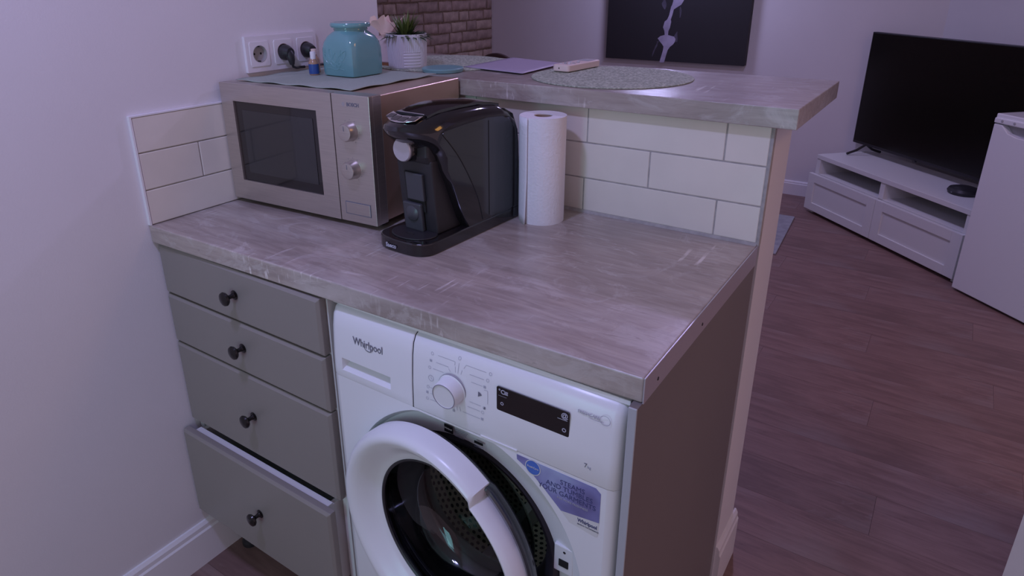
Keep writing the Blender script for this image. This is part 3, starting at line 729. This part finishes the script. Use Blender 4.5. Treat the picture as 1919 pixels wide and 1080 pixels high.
def leaf(cx_, cz_, L, w, an):
    P = []
    for k in range(17):
        t = k/16*2*PI; x_ = L/2*math.cos(t); z_ = w*math.sin(t)*(1-.25*math.cos(t)); P.append((cx_+x_*math.cos(an)-z_*math.sin(an), cz_+x_*math.sin(an)+z_*math.cos(an)))
    curl(P)
for a_ in (( -.030, .040, .026, .0055, 2.2), (-.018, .052, .024, .0055, 1.7), (-.004, .044, .026, .006, 1.2), (.012, .040, .032, .007, 1.1), (.024, .050, .026, .006, .9), (-.012, .030, .020, .0045, 2.6), (.006, .026, .022, .005, .6)): leaf(*a_)
curl([(-.034, .018), (-.020, .020), (-.004, .016), (.010, .019), (.026, .017)])
curl([(-.002, .018), (.002, .030), (.012, .046), (.016, .062)])
obj('leaf_relief', g, m_teal2, jr, (0, 0, 0), smooth=True)

# ------------------------------------------------------------ little bottles
bt = thing('bottle', 'tiny bottle with blue label and white cap beside the teal canister', 'bottle', (.1190, .4080, MT+.0020))
obj('glass_body', G().lathe([(.0001, 0), (.0110, 0), (.0120, .002), (.0120, .026), (.0112, .031), (.0075, .0355), (.0062, .038), (.0062, .041)], 28), m_amber, bt, smooth=True)
obj('paper_label', G().lathe([(.0123, .003), (.0123, .026)], 28, None, False), m_blue, bt, smooth=True)
obj('cap', G().lathe([(.0066, .0375), (.0066, .0530), (.0058, .0545), (.0001, .0545)], 20), m_skt, bt, smooth=True)
bt = thing('bottle', 'clear amber little bottle half hidden behind the blue-labelled one', 'bottle', (.0850, .4420, MT+.0020))
obj('glass_body', G().lathe([(.0001, 0), (.0115, 0), (.0125, .002), (.0125, .030), (.0110, .035), (.0068, .040), (.0065, .044)], 28), m_amber, bt, smooth=True)
obj('cap', G().lathe([(.0070, .0430), (.0070, .0560), (.0001, .0565)], 20), m_tissue, bt, smooth=True)

# ------------------------------------------------------------ coffee machine (local +y = depth, right side near local x=+.066)
cf = thing('coffee_machine', 'glossy black capsule coffee machine with a silver round knob', 'coffee machine', (.5670, .2045, H), -.0460)
hwc = .0655
# base with round nose
bp_ = []
for k in range(17):
    a_ = PI+PI*k/16; bp_.append((hwc*1.03*math.copysign(abs(math.cos(a_))**.62, math.cos(a_)), .020+.042*math.copysign(abs(math.sin(a_))**.75, math.sin(a_))))
bp_ = [(x_, y_) for x_, y_ in bp_]+[(hwc, .300), (-hwc, .300)]
obj('base', G().prism(bp_, 0, .0265), m_black, cf, bev=.003, seg=3)
g = G(); tp = []
for k in range(33):
    a_ = 2*PI*k/32; tp.append((.052*math.cos(a_), .028+.038*math.sin(a_)))
obj('drip_tray', G().prism(tp[:-1], .0262, .0295), m_blackm, cf, bev=.0015)
obj('tray_slot', G().box(-.010, .010, .012, .018, .0293, .0298), m_hole, cf)
text('brand_lettering', 'Saeco', .0125, (-.030, -.0240, .0085), FRONT, m_glyph, cf, bold=.0004, sx=.95)
# crowned shell, extruded profile (y,z)
SP = [(.118, .026), (.103, .050), (.088, .085), (.073, .122), (.056, .158), (.038, .187), (.018, .207), (-.004, .222), (-.016, .232), (-.021, .241), (-.018, .2485), (.000, .2565), (.030, .2640), (.070, .2700), (.120, .2725), (.180, .2710), (.232, .2640), (.262, .2520), (.280, .236), (.291, .210), (.295, .170), (.297, .100), (.297, .026)]
def shell(w, sp, drop=.022, n=14, pull=.048):
    g = G(); rows = []
    ts = [-1, -.985, -.95, -.88, -.75, -.5, -.25, 0, .25, .5, .75, .88, .95, .985, 1]
    for t in ts:
        e = abs(t)**5; row = []
        for (y_, z_) in sp:
            k = max(0, (z_-.17)/.10); zz = z_-drop*(abs(t)**3)*k*.75-.010*(abs(t)**14)*k
            kf = max(0, min(1, (.07-y_)/.085)) if z_ > .18 else 0
            row.append(g.b.verts.new((w*t, y_+pull*(t*t)*kf+(.004*abs(t)**12 if y_ < .12 else -.004*abs(t)**12 if y_ > .3 else 0), zz)))
        rows.append(row)
    for A, B in zip(rows[:-1], rows[1:]):
        for i in range(len(sp)-1): g.b.faces.new((A[i], A[i+1], B[i+1], B[i]))
        g.b.faces.new((A[-1], A[0], B[0], B[-1]))
    g.b.faces.new(rows[0]); g.b.faces.new(rows[-1][::-1]); bmesh.ops.recalc_face_normals(g.b, faces=g.b.faces[:]); return g
obj('body_shell', shell(hwc, SP), m_black, cf, smooth=True)
# translucent side/tank panel standing a hair proud of each side
def smooth_curve(P, n=6):
    o = []
    for i in range(len(P)-1):
        p0, p1, p2, p3 = P[max(i-1, 0)], P[i], P[i+1], P[min(i+2, len(P)-1)]
        for k in range(n):
            t = k/n; o.append(tuple(.5*(2*p1[q]+(p2[q]-p0[q])*t+(2*p0[q]-5*p1[q]+4*p2[q]-p3[q])*t*t+(3*p1[q]-p0[q]-3*p2[q]+p3[q])*t**3) for q in (0, 1)))
    return o+[P[-1]]
SD = smooth_curve([(.166, .029), (.152, .077), (.127, .125), (.097, .172), (.070, .205), (.048, .228)])+[(.047, .232), (.052, .236), (.110, .2400), (.184, .2420), (.235, .2370), (.262, .2250), (.279, .205), (.288, .170), (.290, .10), (.290, .029)]
for sg in (-1, 1):
    obj('side_panel', G().prism(SD, sg*hwc*.992, sg*(hwc+.0016), 'x'), mat('smoked_side_%d' % (sg+1), (.020, .021, .022), .16, coat=.3), cf, bev=.0010, label='smoked side panel')
obj('water_tank', G().prism([(.215, .030), (.2985, .030), (.2985, .2000), (.284, .230), (.255, .2440), (.215, .248)], -.058, .058, 'x'), m_tint, cf, (0, .004, .004), bev=.006, seg=3, label='smoked plastic water tank at the rear')
obj('tank_seam', G().box(hwc+.0014, hwc+.0022, .186, .1875, .035, .235), m_hole, cf)
# dispensing column
obj('column', G().prism([(.034, .178), (.120, .178), (.120, .026), (.047, .026)], -.046, .046, 'x'), m_blackm, cf, bev=.004, seg=3)
obj('column_recess', G().prism([(.0335, .150), (.040, .150), (.047, .070), (.0405, .070)], -.026, .022, 'x'), m_hole, cf)
obj('capsule_bin', G().prism([(.029, .150), (.037, .150), (.041, .094), (.033, .094)], -.020, .024, 'x'), m_dgrey, cf, bev=.002)
obj('cup_rest', G().prism([(.030, .088), (.040, .088), (.046, .028), (.036, .028)], -.032, .016, 'x'), m_dgrey, cf, bev=.003)
obj('cup_lens', G().lathe([(.0001, .006), (.010, .005), (.0165, .001), (.0175, -.002)], 28, Matrix.Translation((-.008, .0325, .066)) @ Matrix.Rotation(PI/2, 4, 'X')), m_dgrey, cf, smooth=True)
# spout block under the head
obj('brew_head', G().prism([(.026, .216), (.080, .216), (.080, .172), (.036, .168), (.026, .186)], -.044, .044, 'x'), m_blackm, cf, bev=.006, seg=3)
# silver knob on a black collar, facing forwards and slightly down
mk = Matrix.Translation((-.0060, .0270, .1985)) @ Matrix.Rotation(math.radians(90), 4, 'X')
kn = obj('dial_collar', G().lathe([(.027, -.030), (.027, -.004), (.0245, .008), (.0235, .012)], 44, mk), m_black, cf, smooth=True)
obj('dial', G().lathe([(.0225, .0105), (.0228, .0160), (.0212, .0182), (.0198, .0182), (.0001, .0178)], 44, mk), m_satin, kn, smooth=True, label='silver round knob')
# button strip and lid
bs = obj('button_strip', G().prism([(-.044+.005*k, -.006+.044*((-.044+.005*k)/.0655)**2) for k in range(17)]+[(.036-.005*k, .021+.030*((.036-.005*k)/.0655)**2) for k in range(17)], 0, .0014), m_chrome, cf, (0, 0, .2558), (math.radians(15), 0, 0), bev=.0008)
for k in range(4): obj('button', G().prism(rrect(-.0402+k*.0187, -.0235+k*.0187, (.007, .000, -.001, .006)[k], (.024, .018, .017, .023)[k], .002), .0010, .0020), m_black, bs, bev=.0005)
LP_ = [(.034, .2665), (.070, .2725), (.120, .2750), (.180, .2735), (.222, .2675), (.250, .2610), (.250, .254), (.180, .2685), (.120, .270), (.070, .2675), (.036, .2605)]
g = G(); rows = []
for t in (-1, -.8, -.4, 0, .4, .8, 1):
    rows.append([g.b.verts.new((.040*t*(1+.15*(y_ > .1)), y_, z_-.0025*t*t)) for y_, z_ in LP_])
for A, B in zip(rows[:-1], rows[1:]):
    for i in range(len(LP_)): j = (i+1) % len(LP_); g.b.faces.new((A[i], A[j], B[j], B[i]))
g.b.faces.new(rows[0]); g.b.faces.new(rows[-1][::-1]); bmesh.ops.recalc_face_normals(g.b, faces=g.b.faces[:])
obj('top_lid', g, m_black, cf, smooth=True)
obj('lid_slot', G().box(-.036, .036, .028, .040, .2570, .2660), m_hole, cf, bev=.002)
obj('lid_trim', G().box(-.034, .034, .0325, .0350, .2655, .2672), m_chrome, cf, bev=.0005)

# ------------------------------------------------------------ kitchen paper roll
pr = thing('paper_towel_roll', 'white kitchen paper roll standing by the tiled splashback', 'paper towel', (.6975, .5130, H))
RP, HP = .0490, .232
g = G(); n = 72
pts = []
for i in range(n+1):
    a_ = 2*PI*i/n; r = RP+.0012*i/n; pts.append((r*math.cos(a_-1.9), r*math.sin(a_-1.9)))
A = [g.b.verts.new((x_, y_, 0)) for x_, y_ in pts]; B = [g.b.verts.new((x_, y_, HP)) for x_, y_ in pts]
ci = [g.b.verts.new((.020*math.cos(2*PI*i/n-1.9), .020*math.sin(2*PI*i/n-1.9), HP-.001)) for i in range(n)]
cb = [g.b.verts.new((.020*math.cos(2*PI*i/n-1.9), .020*math.sin(2*PI*i/n-1.9), .0)) for i in range(n)]
for i in range(n):
    g.b.faces.new((A[i], A[i+1], B[i+1], B[i])); g.b.faces.new((B[i], B[i+1], ci[(i+1) % n], ci[i])); g.b.faces.new((ci[i], ci[(i+1) % n], cb[(i+1) % n], cb[i])); g.b.faces.new((A[i+1], A[i], cb[i], cb[(i+1) % n]))
bmesh.ops.recalc_face_normals(g.b, faces=g.b.faces[:])
obj('paper_roll', g, m_paper, pr, smooth=True)
obj('cardboard_core', G().lathe([(.0195, .0), (.0195, HP-.003), (.0180, HP-.003), (.0180, .0)], 32, None, False), m_card, pr, smooth=True)
g = G(); F_ = []
for j in range(13):
    z_ = .0+HP*j/12; row = []
    for k in range(9):
        a_ = -2.60+k*.11; lift = .0022+.0018*(k/8)**2+.006*max(0, 1-z_/.10)*(k/8)**3
        row.append(g.b.verts.new(((RP+lift)*math.cos(a_), (RP+lift)*math.sin(a_), max(.0006, z_-.0))))
    F_.append(row)
for j in range(12):
    for k in range(8): g.b.faces.new((F_[j][k], F_[j][k+1], F_[j+1][k+1], F_[j+1][k]))
fs = obj('loose_sheet', g, m_paper, pr, smooth=True); sm = fs.modifiers.new('t', 'SOLIDIFY'); sm.thickness = .0009

# ------------------------------------------------------------ wall sockets with plugs
skt = thing('wall_socket', 'white triple wall socket on the left wall above the microwave', 'socket', (0, .412, 1.2765))
gp_ = G()
gp_.box(.0, .0085, -.1085, .1085, .0205, .0415).box(.0, .0085, -.1085, .1085, -.0415, -.0205)
for ya, yb in ((-.1085, -.0905), (-.0515, -.0195), (.0195, .0515), (.0905, .1085)): gp_.box(.0, .0085, ya, yb, -.0205, .0205)
bmesh.ops.remove_doubles(gp_.b, verts=gp_.b.verts, dist=1e-5)
obj('face_plate', gp_, m_skt, skt)
my = Matrix.Rotation(PI/2, 4, 'Y')
for k, yy in enumerate((-.071, 0, .071)):
    g = G(); NA = 48; ra, rb_, rc = [], [], []
    for q in range(NA):
        a_ = 2*PI*(q+.5)/NA; c_, s_ = math.cos(a_), math.sin(a_); k_ = min(.0275/max(1e-6, abs(c_)), .0285/max(1e-6, abs(s_)))
        ra.append(g.b.verts.new((.0105, yy+.0195*c_, .0195*s_))); rb_.append(g.b.verts.new((.0105, yy+k_*c_, k_*s_))); rc.append(g.b.verts.new((.0083, yy+k_*1.012*c_, k_*1.012*s_)))
    for q in range(NA):
        w2 = (q+1) % NA; g.b.faces.new((ra[q], ra[w2], rb_[w2], rb_[q])); g.b.faces.new((rb_[q], rb_[w2], rc[w2], rc[q]))
    bmesh.ops.recalc_face_normals(g.b, faces=g.b.faces[:]); obj('insert', g, m_skt, skt)
    w_ = obj('socket_well', G().lathe([(.0200, .0108), (.0192, .0110), (.0185, .0100), (.0178, .0006), (.0001, .0004)], 32, Matrix.Translation((0, yy, 0)) @ my, False), m_box if k else mat('well_shade', (.36, .34, .33), .5), skt, smooth=True)
    if k == 0:
        for dy in (-.0095, .0095): obj('contact_hole', G().lathe([(.0001, .0011), (.0027, .0010)], 12, Matrix.Translation((0, yy+dy, 0)) @ my, False), m_hole, w_)
        obj('earth_clip', G().box(.0005, .009, yy-.002, yy+.002, -.0180, -.0160), m_knobd, w_); obj('earth_clip', G().box(.0005, .009, yy-.002, yy+.002, .0160, .0180), m_knobd, w_)
def plug(yy, lab):
    p = thing('power_plug', lab, 'plug', (.0118, .412+yy, 1.2745), group='black plugs in the triple socket')
    obj('plug_head', G().lathe([(.0185, -.003), (.0188, .008), (.0165, .015), (.0130, .021), (.0115, .0245), (.0001, .0255)], 32, my), m_blackm, p, smooth=True)
    obj('cable_sleeve', G().tube([(.013, 0, .004), (.019, .000, -.006), (.023, .001, -.018), (.024, .001, -.029)], .006, 12, [.011, .0115, .0085, .0055]), m_blackm, p, smooth=True)
    obj('cable', G().tube([(.024, .001, -.026), (.0235, .004, -.034), (.016, .020, -.0385), (.010, .030, -.0395), (.0055, .040, -.0395), (.0055, .055, -.0400)], .0032, 10), m_blackm, p, smooth=True)
plug(0, 'black power plug in the middle socket of the three'); plug(.071, 'black power plug in the socket nearest the teal canister')

# ------------------------------------------------------------ things on the bar
pt = thing('potted_plant', 'small green faux succulent in a white ribbed round pot on the bar', 'plant', (.1860, .6720, ZT+.0042))
g = G(); NP = 128; prof = [(.0480, 0), (.0495, .002), (.0530, .083), (.0530, .0845), (.0500, .0845), (.0490, .070)]
rings = []
for r, z in prof:
    rings.append([(r, z)])
NZ = 44; grid = []
for j in range(NZ+1):
    z = .0845*j/NZ; row = []
    for i in range(NP*2):
        a_ = 2*PI*i/(NP*2); base = .0490+.0040*z/.0845
        patch = (-1.05 < ((a_+PI) % (2*PI))-PI < -.10+.0) and z < .042
        if z < .003 or z > .081: rib = .0
        elif patch: rib = .0011 if (j % 4) in (1, 2) else 0
        else: rib = .0011*(i % 4 in (1, 2))
        row.append(g.b.verts.new(((base+rib)*math.cos(a_), (base+rib)*math.sin(a_), z)))
    grid.append(row)
for j in range(NZ):
    for i in range(NP*2): g.b.faces.new((grid[j][i], grid[j][(i+1) % (NP*2)], grid[j+1][(i+1) % (NP*2)], grid[j+1][i]))
inn = [g.b.verts.new((v.co.x*.94, v.co.y*.94, .0845)) for v in grid[-1]]; inn2 = [g.b.verts.new((v.co.x*.92, v.co.y*.92, .070)) for v in grid[-1]]
for i in range(NP*2):
    j = (i+1) % (NP*2); g.b.faces.new((grid[-1][i], grid[-1][j], inn[j], inn[i])); g.b.faces.new((inn[i], inn[j], inn2[j], inn2[i]))
g.b.faces.new(inn2); g.b.faces.new(grid[0][::-1])
obj('pot', g, m_pot, pt)
obj('plant_filler', G().lathe([(.0001, .079), (.03, .0785), (.0485, .075)], 32, None, False), m_soil, pt, smooth=True)
def leafmesh(L, w, mm, bend=.3):
    b = bmesh.new(); n = 6; Lf, Rt, Md = [], [], []
    for k in range(n+1):
        t = k/n; ww = w*(math.sin(PI*min(1, t*.85+.12))**.8)*(1-t**3)+.0002; z_ = L*t*(1-.15*bend*t); x_ = L*bend*t*t
        Lf.append(b.verts.new((x_+ww*.25, -ww, z_))); Md.append(b.verts.new((x_, 0, z_))); Rt.append(b.verts.new((x_+ww*.25, ww, z_)))
    for k in range(n): b.faces.new((Lf[k], Md[k], Md[k+1], Lf[k+1])); b.faces.new((Md[k], Rt[k], Rt[k+1], Md[k+1]))
    me = bpy.data.meshes.new('leaf'); b.to_mesh(me); b.free(); me.materials.append(mm); me.polygons.foreach_set('use_smooth', [True]*len(me.polygons)); return me
LM = [leafmesh(.030, .0045, m_leaf[0], .5), leafmesh(.045, .0028, m_leaf[1], .25), leafmesh(.055, .0025, m_leaf[2], .2), leafmesh(.032, .0040, m_leaf[3], .5), leafmesh(.028, .0050, m_leaf[0], .7)]
rp = random.Random(3)
for k in range(150):
    typ = rp.choice((0, 0, 4, 3, 0, 4)); a_ = rp.uniform(0, 2*PI); rr = .044*math.sqrt(rp.random()); tilt = .25+rr/.044*.85+rp.uniform(-.2, .2)
    s_ = rp.uniform(.8, 1.2)
    share('leaf', LM[typ], pt, (rr*math.cos(a_), rr*math.sin(a_), .076), (0, tilt*.8, a_) if False else (0, 0, 0), (s_, s_, s_)).rotation_euler = (Matrix.Rotation(a_, 3, 'Z') @ Matrix.Rotation(tilt, 3, 'Y')).to_euler()
for k in range(75):
    a_ = rp.uniform(0, 2*PI); rr = .016*math.sqrt(rp.random()); tilt = .08+rp.uniform(0, .42); s_ = rp.uniform(.9, 1.35)
    share('leaf', LM[1 if k % 3 else 2], pt, (-.004+rr*math.cos(a_), rr*math.sin(a_), .078), scale=(s_, s_, s_)).rotation_euler = (Matrix.Rotation(a_, 3, 'Z') @ Matrix.Rotation(tilt, 3, 'Y')).to_euler()

ld = obj('round_lid', G().lathe([(.0001, 0), (.0490, 0), (.0515, .0015), (.0520, .0055), (.0530, .0060), (.0530, .0095), (.0515, .0108), (.0001, .0105)], 64), m_lid, None, (.3120, .6620, ZT+.0002), smooth=True)
tag(ld, 'flat round teal lid lying on the bar beside the ribbed pot', 'lid')
# woven round placemats
def placemat(x_, y_, lab, r=.190):
    g = G(); NR = 22; rs = []
    prof = [(.0001, .0022)]
    for k in range(1, NR+1): rr = r*k/NR; prof += [(rr-r/NR*.5, .0034), (rr, .0024)]
    prof += [(r+.001, .0010), (r, .0), (.0001, .0)]
    o = obj('placemat', G().lathe(prof, 96), m_mat, None, (x_, y_, ZT+.0003), smooth=True); return tag(o, lab, 'placemat', 'round woven placemats on the bar')
placemat(.722, .789, 'round grey-green woven placemat under the white remote, right on the bar', .1895)
placemat(.200, .806, 'round grey-green woven placemat under the loose sheet, behind the ribbed pot', .1895)
# paper sheet
g = G(); ps = [(.3180, .7430), (.5230, .7080), (.5080, .9480), (.3080, 1.000)]
NQ = 10; gr_ = []
for j in range(NQ+1):
    rw = []
    for i in range(NQ+1):
        s_, t_ = i/NQ, j/NQ; x_ = (ps[0][0]*(1-s_)+ps[1][0]*s_)*(1-t_)+(ps[3][0]*(1-s_)+ps[2][0]*s_)*t_; y_ = (ps[0][1]*(1-s_)+ps[1][1]*s_)*(1-t_)+(ps[3][1]*(1-s_)+ps[2][1]*s_)*t_
        rw.append(g.b.verts.new((x_, y_, ZT+.0048+.0015*math.sin(PI*s_)*math.sin(PI*t_))))
    gr_.append(rw)
for j in range(NQ):
    for i in range(NQ): g.b.faces.new((gr_[j][i], gr_[j][i+1], gr_[j+1][i+1], gr_[j+1][i]))
sh = obj('paper_sheet', g, m_sheet, smooth=True); sm = sh.modifiers.new('t', 'SOLIDIFY'); sm.thickness = .0010
tag(sh, 'loose mauve paper sheet lying between the two placemats', 'paper')
# remote
rm = thing('remote_control', 'white remote control lying on the right-hand placemat', 'remote', (.5925, .8600, ZT+.0042), -.07)
obj('remote_body', G().prism(rrect(-.024, .024, -.078, .078, .008), .0008, .0175), m_remote, rm, bev=.003, seg=3)
obj('screen', G().prism(rrect(-.017, .017, .028, .066, .003), .0170, .0180), m_rgrey, rm)
for i, (x_, y_) in enumerate([(-.012, -.055), (0, -.055), (.012, -.055), (-.012, -.035), (0, -.035), (.012, -.035), (-.010, -.012), (.010, -.012), (0, .008)]):
    obj('key', G().prism(rrect(x_-.004, x_+.004, y_-.003, y_+.003, .0015, 3), .0170, .0190), m_rgrey if i % 2 else m_pot, rm)
obj('infrared_eye', G().lathe([(.0018, 0), (.0001, .001)], 12, Matrix.Translation((-.004, -.078, .009)) @ Matrix.Rotation(PI/2, 4, 'X')), m_hole, rm)
# tissue box
tb = thing('tissue_box', 'pale tissue box with a tissue pulled up, behind the teal canister', 'tissue box', (.0720, .7150, ZT+.0003), .05)
obj('wooden_base', G().box(-.056, .056, -.056, .056, 0, .010), m_woodb, tb, bev=.001, label='warm brown wooden base')
obj('box_body', G().box(-.054, .054, -.054, .054, .010, .072), m_box, tb, bev=.003)
g = G(); rt = random.Random(5); rows = []
for j in range(9):
    t = j/8; row = []
    for i in range(33):
        a_ = 2*PI*i/32; r = (.010+.034*t)*(1+.35*math.sin(3*a_+1)*t+.12*math.sin(7*a_)*t)
        row.append(g.b.verts.new((r*math.cos(a_)*1.1, r*math.sin(a_)*.55, .070+.048*t**.8+.010*t*math.sin(4*a_+.6)+.006*t*math.sin(9*a_))))
    rows.append(row)
for A, B in zip(rows[:-1], rows[1:]):
    for i in range(32): g.b.faces.new((A[i], A[i+1], B[i+1], B[i]))
obj('tissue', g, m_tissue, tb, smooth=True)

# ------------------------------------------------------------ living room
pc = thing('wall_picture', 'large black canvas with a pale vertical splash on the back wall', 'picture', (-.372, 4.2615, .868))
hw_, hh = .524, .92
obj('canvas', G().box(-hw_, hw_, -.055, -.001, 0, hh), m_canvas, pc, bev=.002)
def px2(x, y): return ((x-960)/6*.00412+.0, .435-(y)/6*.00392+.0)
def streak(rows_, y_=-.0556):
    g = G(); L = []; rr = random.Random(11)
    for (py, xc, hw1) in rows_:
        n_ = 1
        a_ = px2(xc-hw1, py); b_ = px2(xc+hw1, py); L.append((g.b.verts.new((a_[0], y_, a_[1])), g.b.verts.new((b_[0], y_, b_[1]))))
    for A, B in zip(L[:-1], L[1:]): g.b.faces.new((A[0], A[1], B[1], B[0]))
    return g
main = [(-560, 955, 4), (-480, 985, 16), (-420, 975, 22), (-330, 960, 30), (-250, 990, 45), (-160, 970, 40), (-90, 985, 60), (-20, 985, 62), (20, 985, 55), (60, 970, 48), (85, 945, 34), (110, 925, 18), (170, 915, 17), (215, 900, 19), (240, 890, 36), (300, 880, 38), (340, 882, 22), (380, 885, 18), (395, 895, 75), (420, 890, 98), (450, 900, 84), (480, 905, 60), (505, 900, 36), (540, 888, 26), (600, 875, 25), (660, 862, 26), (680, 858, 24)]
obj('painted_splash', streak(main), m_splash, pc)
m_wisp = mat('faint_paint', (.10, .09, .125), .7, noise=.5, nscale=14)
for rw in ([(10, 835, 6), (50, 832, 26), (80, 838, 22), (112, 845, 4)], [(80, 1010, 4), (120, 1016, 12), (160, 1018, 8), (195, 1015, 3)], [(340, 1000, 3), (370, 992, 12), (410, 985, 26), (450, 1000, 10)], [(470, 792, 3), (450, 800, 14), (500, 785, 10), (560, 760, 8), (620, 745, 3)]):
    obj('painted_wisp', streak(sorted(rw), -.0554), m_wisp, pc)

ang = -.7678; dd_ = Vector((math.cos(ang), math.sin(ang))); nn_ = Vector((-dd_.y, dd_.x))
tv0 = thing('tv_stand', 'low white television stand with two open shelves and two drawers', 'tv stand', (.747, 3.936, 0), ang)
def fr_(n, *a, m=m_carc, p=tv0, **k): return obj(n, G().box(*a), m, p, **k)
LS, DS, HS = 1.170, .405, .383
fr_('top_board', 0, LS, 0, DS, .355, HS, bev=.002)
for x_ in (.0, LS-.034): fr_('side_board', x_, x_+.034, .004, DS, .0, .355, bev=.001)
fr_('divider', .557, .592, .006, DS-.01, .02, .355, bev=.001)
fr_('shelf_board', .034, LS-.034, .006, DS-.01, .245, .262, bev=.001)
fr_('bottom_board', .034, LS-.034, .006, DS-.01, .02, .036)
fr_('back_board', .034, LS-.034, DS-.012, DS-.004, .02, .355)
for (a_, b_) in ((-.022, .5735), (.5765, LS-.006)):
    g = G(); frame(g, a_, b_, .022, .258, a_+.062, b_-.062, .072, .205, -.022, .0)
    d_ = obj('drawer_front', g, m_carc, tv0, bev=.0015)
    obj('panel', G().box(a_+.060, b_-.060, -.014, -.002, .070, .207), m_carc, d_)
# television
TVH = .442-.383
tv = thing('television', 'large black flat television on the white stand', 'television', (.747+nn_.x*.28, 3.936+nn_.y*.28, HS), ang)
obj('tv_cabinet', G().box(-.034, 1.196, -.012, .020, TVH, TVH+.684).box(.2, .96, .020, .060, TVH+.06, TVH+.42), m_blackm, tv, bev=.003)
obj('screen', G().box(-.026, 1.188, -.0135, -.011, TVH+.018, TVH+.676), m_screen, tv)
obj('logo_bump', G().prism(rrect(.472, .492, TVH-.006, TVH+.006, .003), -.016, -.004, 'y'), m_blackm, tv)
for x_ in (.075, 1.09):
    g = G().tube([(x_, 0, TVH+.006), (x_-.004, -.06, .030), (x_-.012, -.120, .0090)], .008, 8).tube([(x_, 0, TVH+.006), (x_-.002, .05, .03), (x_+.002, .112, .0090)], .008, 8)
    obj('tv_foot', g, m_blackm, tv)
bx_ = thing('router', 'small flat black rounded box on the stand below the television', 'set-top box', (.747+dd_.x*.918+nn_.x*.185, 3.936+dd_.y*.918+nn_.y*.185, HS), ang)
obj('case', G().lathe([(.060, .0), (.070, .004), (.074, .016), (.066, .030), (.044, .037), (.0001, .038)], 40), m_blackm, bx_, smooth=True)
obj('indicator', G().box(-.003, .003, -.0745, -.0725, .012, .015), m_rgrey, bx_)
# refrigerator, its front slightly in front of the stand
fg = thing('refrigerator', 'white under-counter refrigerator at the right edge, beside the television stand', 'refrigerator', (.747+dd_.x*1.218-nn_.x*.072, 3.936+dd_.y*1.218-nn_.y*.072, 0), ang)
obj('cabinet', G().box(.0, .55, .035, .58, .02, .840), m_enam, fg, bev=.003)
obj('top_board', G().box(-.002, .552, .004, .585, .840, .868), m_enam, fg, bev=.005, seg=3)
obj('control_strip', G().box(.0, .55, -.004, .036, .826, .850), m_enam, fg, bev=.004)
for x_ in (.040, .100): obj('indicator', G().lathe([(.006, 0), (.0055, .002), (.0001, .0025)], 16, Matrix.Translation((x_, -.004, .839)) @ Matrix.Rotation(PI/2, 4, 'X')), m_rgrey, fg)
dz_ = [(.0, .012), (.55, .012), (.55, .822), (.0, .822)]
dprof = [(.0, .012), (.55, .012), (.55, .822), (.50, .822), (.485, .800), (.45, .780), (.12, .780), (.075, .790), (.050, .812), (.038, .822), (.0, .822)]
obj('door', G().prism(dprof, 0, .034, 'y'), m_enam, fg, bev=.003)
obj('handle_recess', G().prism([(.036, .824), (.052, .812), (.077, .790), (.12, .778), (.45, .778), (.49, .80), (.505, .824)], .028, .034, 'y'), mat('recess_shade', (.40, .39, .41), .5), fg)  # recess back coloured darker than the white door to stand in for its shade
obj('foot', G().box(.02, .53, .05, .10, 0, .02), m_blackm, fg)
# rug
ru = obj('rug', G().prism([(.705, 3.735), (.752, 3.02), (-.75, 2.90), (-.80, 3.62)], .0, .010), m_rug, None, (0, 0, .0004), bev=.003)
tag(ru, 'pale grey rug whose corner shows on the floor past the partition', 'rug')
# dining chair beyond the bar
ch = thing('dining_chair', 'brown chair with a rounded backrest, just its top showing above the bar', 'chair', (-1.30, 3.10, 0))
obj('seat', G().prism(rrect(-.22, .22, -.22, .22, .05), .42, .47), m_brown, ch, bev=.01)
bpz = [(-.20, .50)]+[(.22*math.cos(PI-PI*k/20), .735+.225*math.sin(PI-PI*k/20)) for k in range(21)]+[(.20, .50)]
obj('backrest', G().prism(bpz, .185, .215, 'y'), m_brown, ch, bev=.008, seg=3)
for sx in (-1, 1):
    for sy in (-1, 1): obj('leg', G().tube([(sx*.17, sy*.17, .425), (sx*.20, sy*.20, .0)], .016, 8, [.018, .012]), m_blackm, ch)
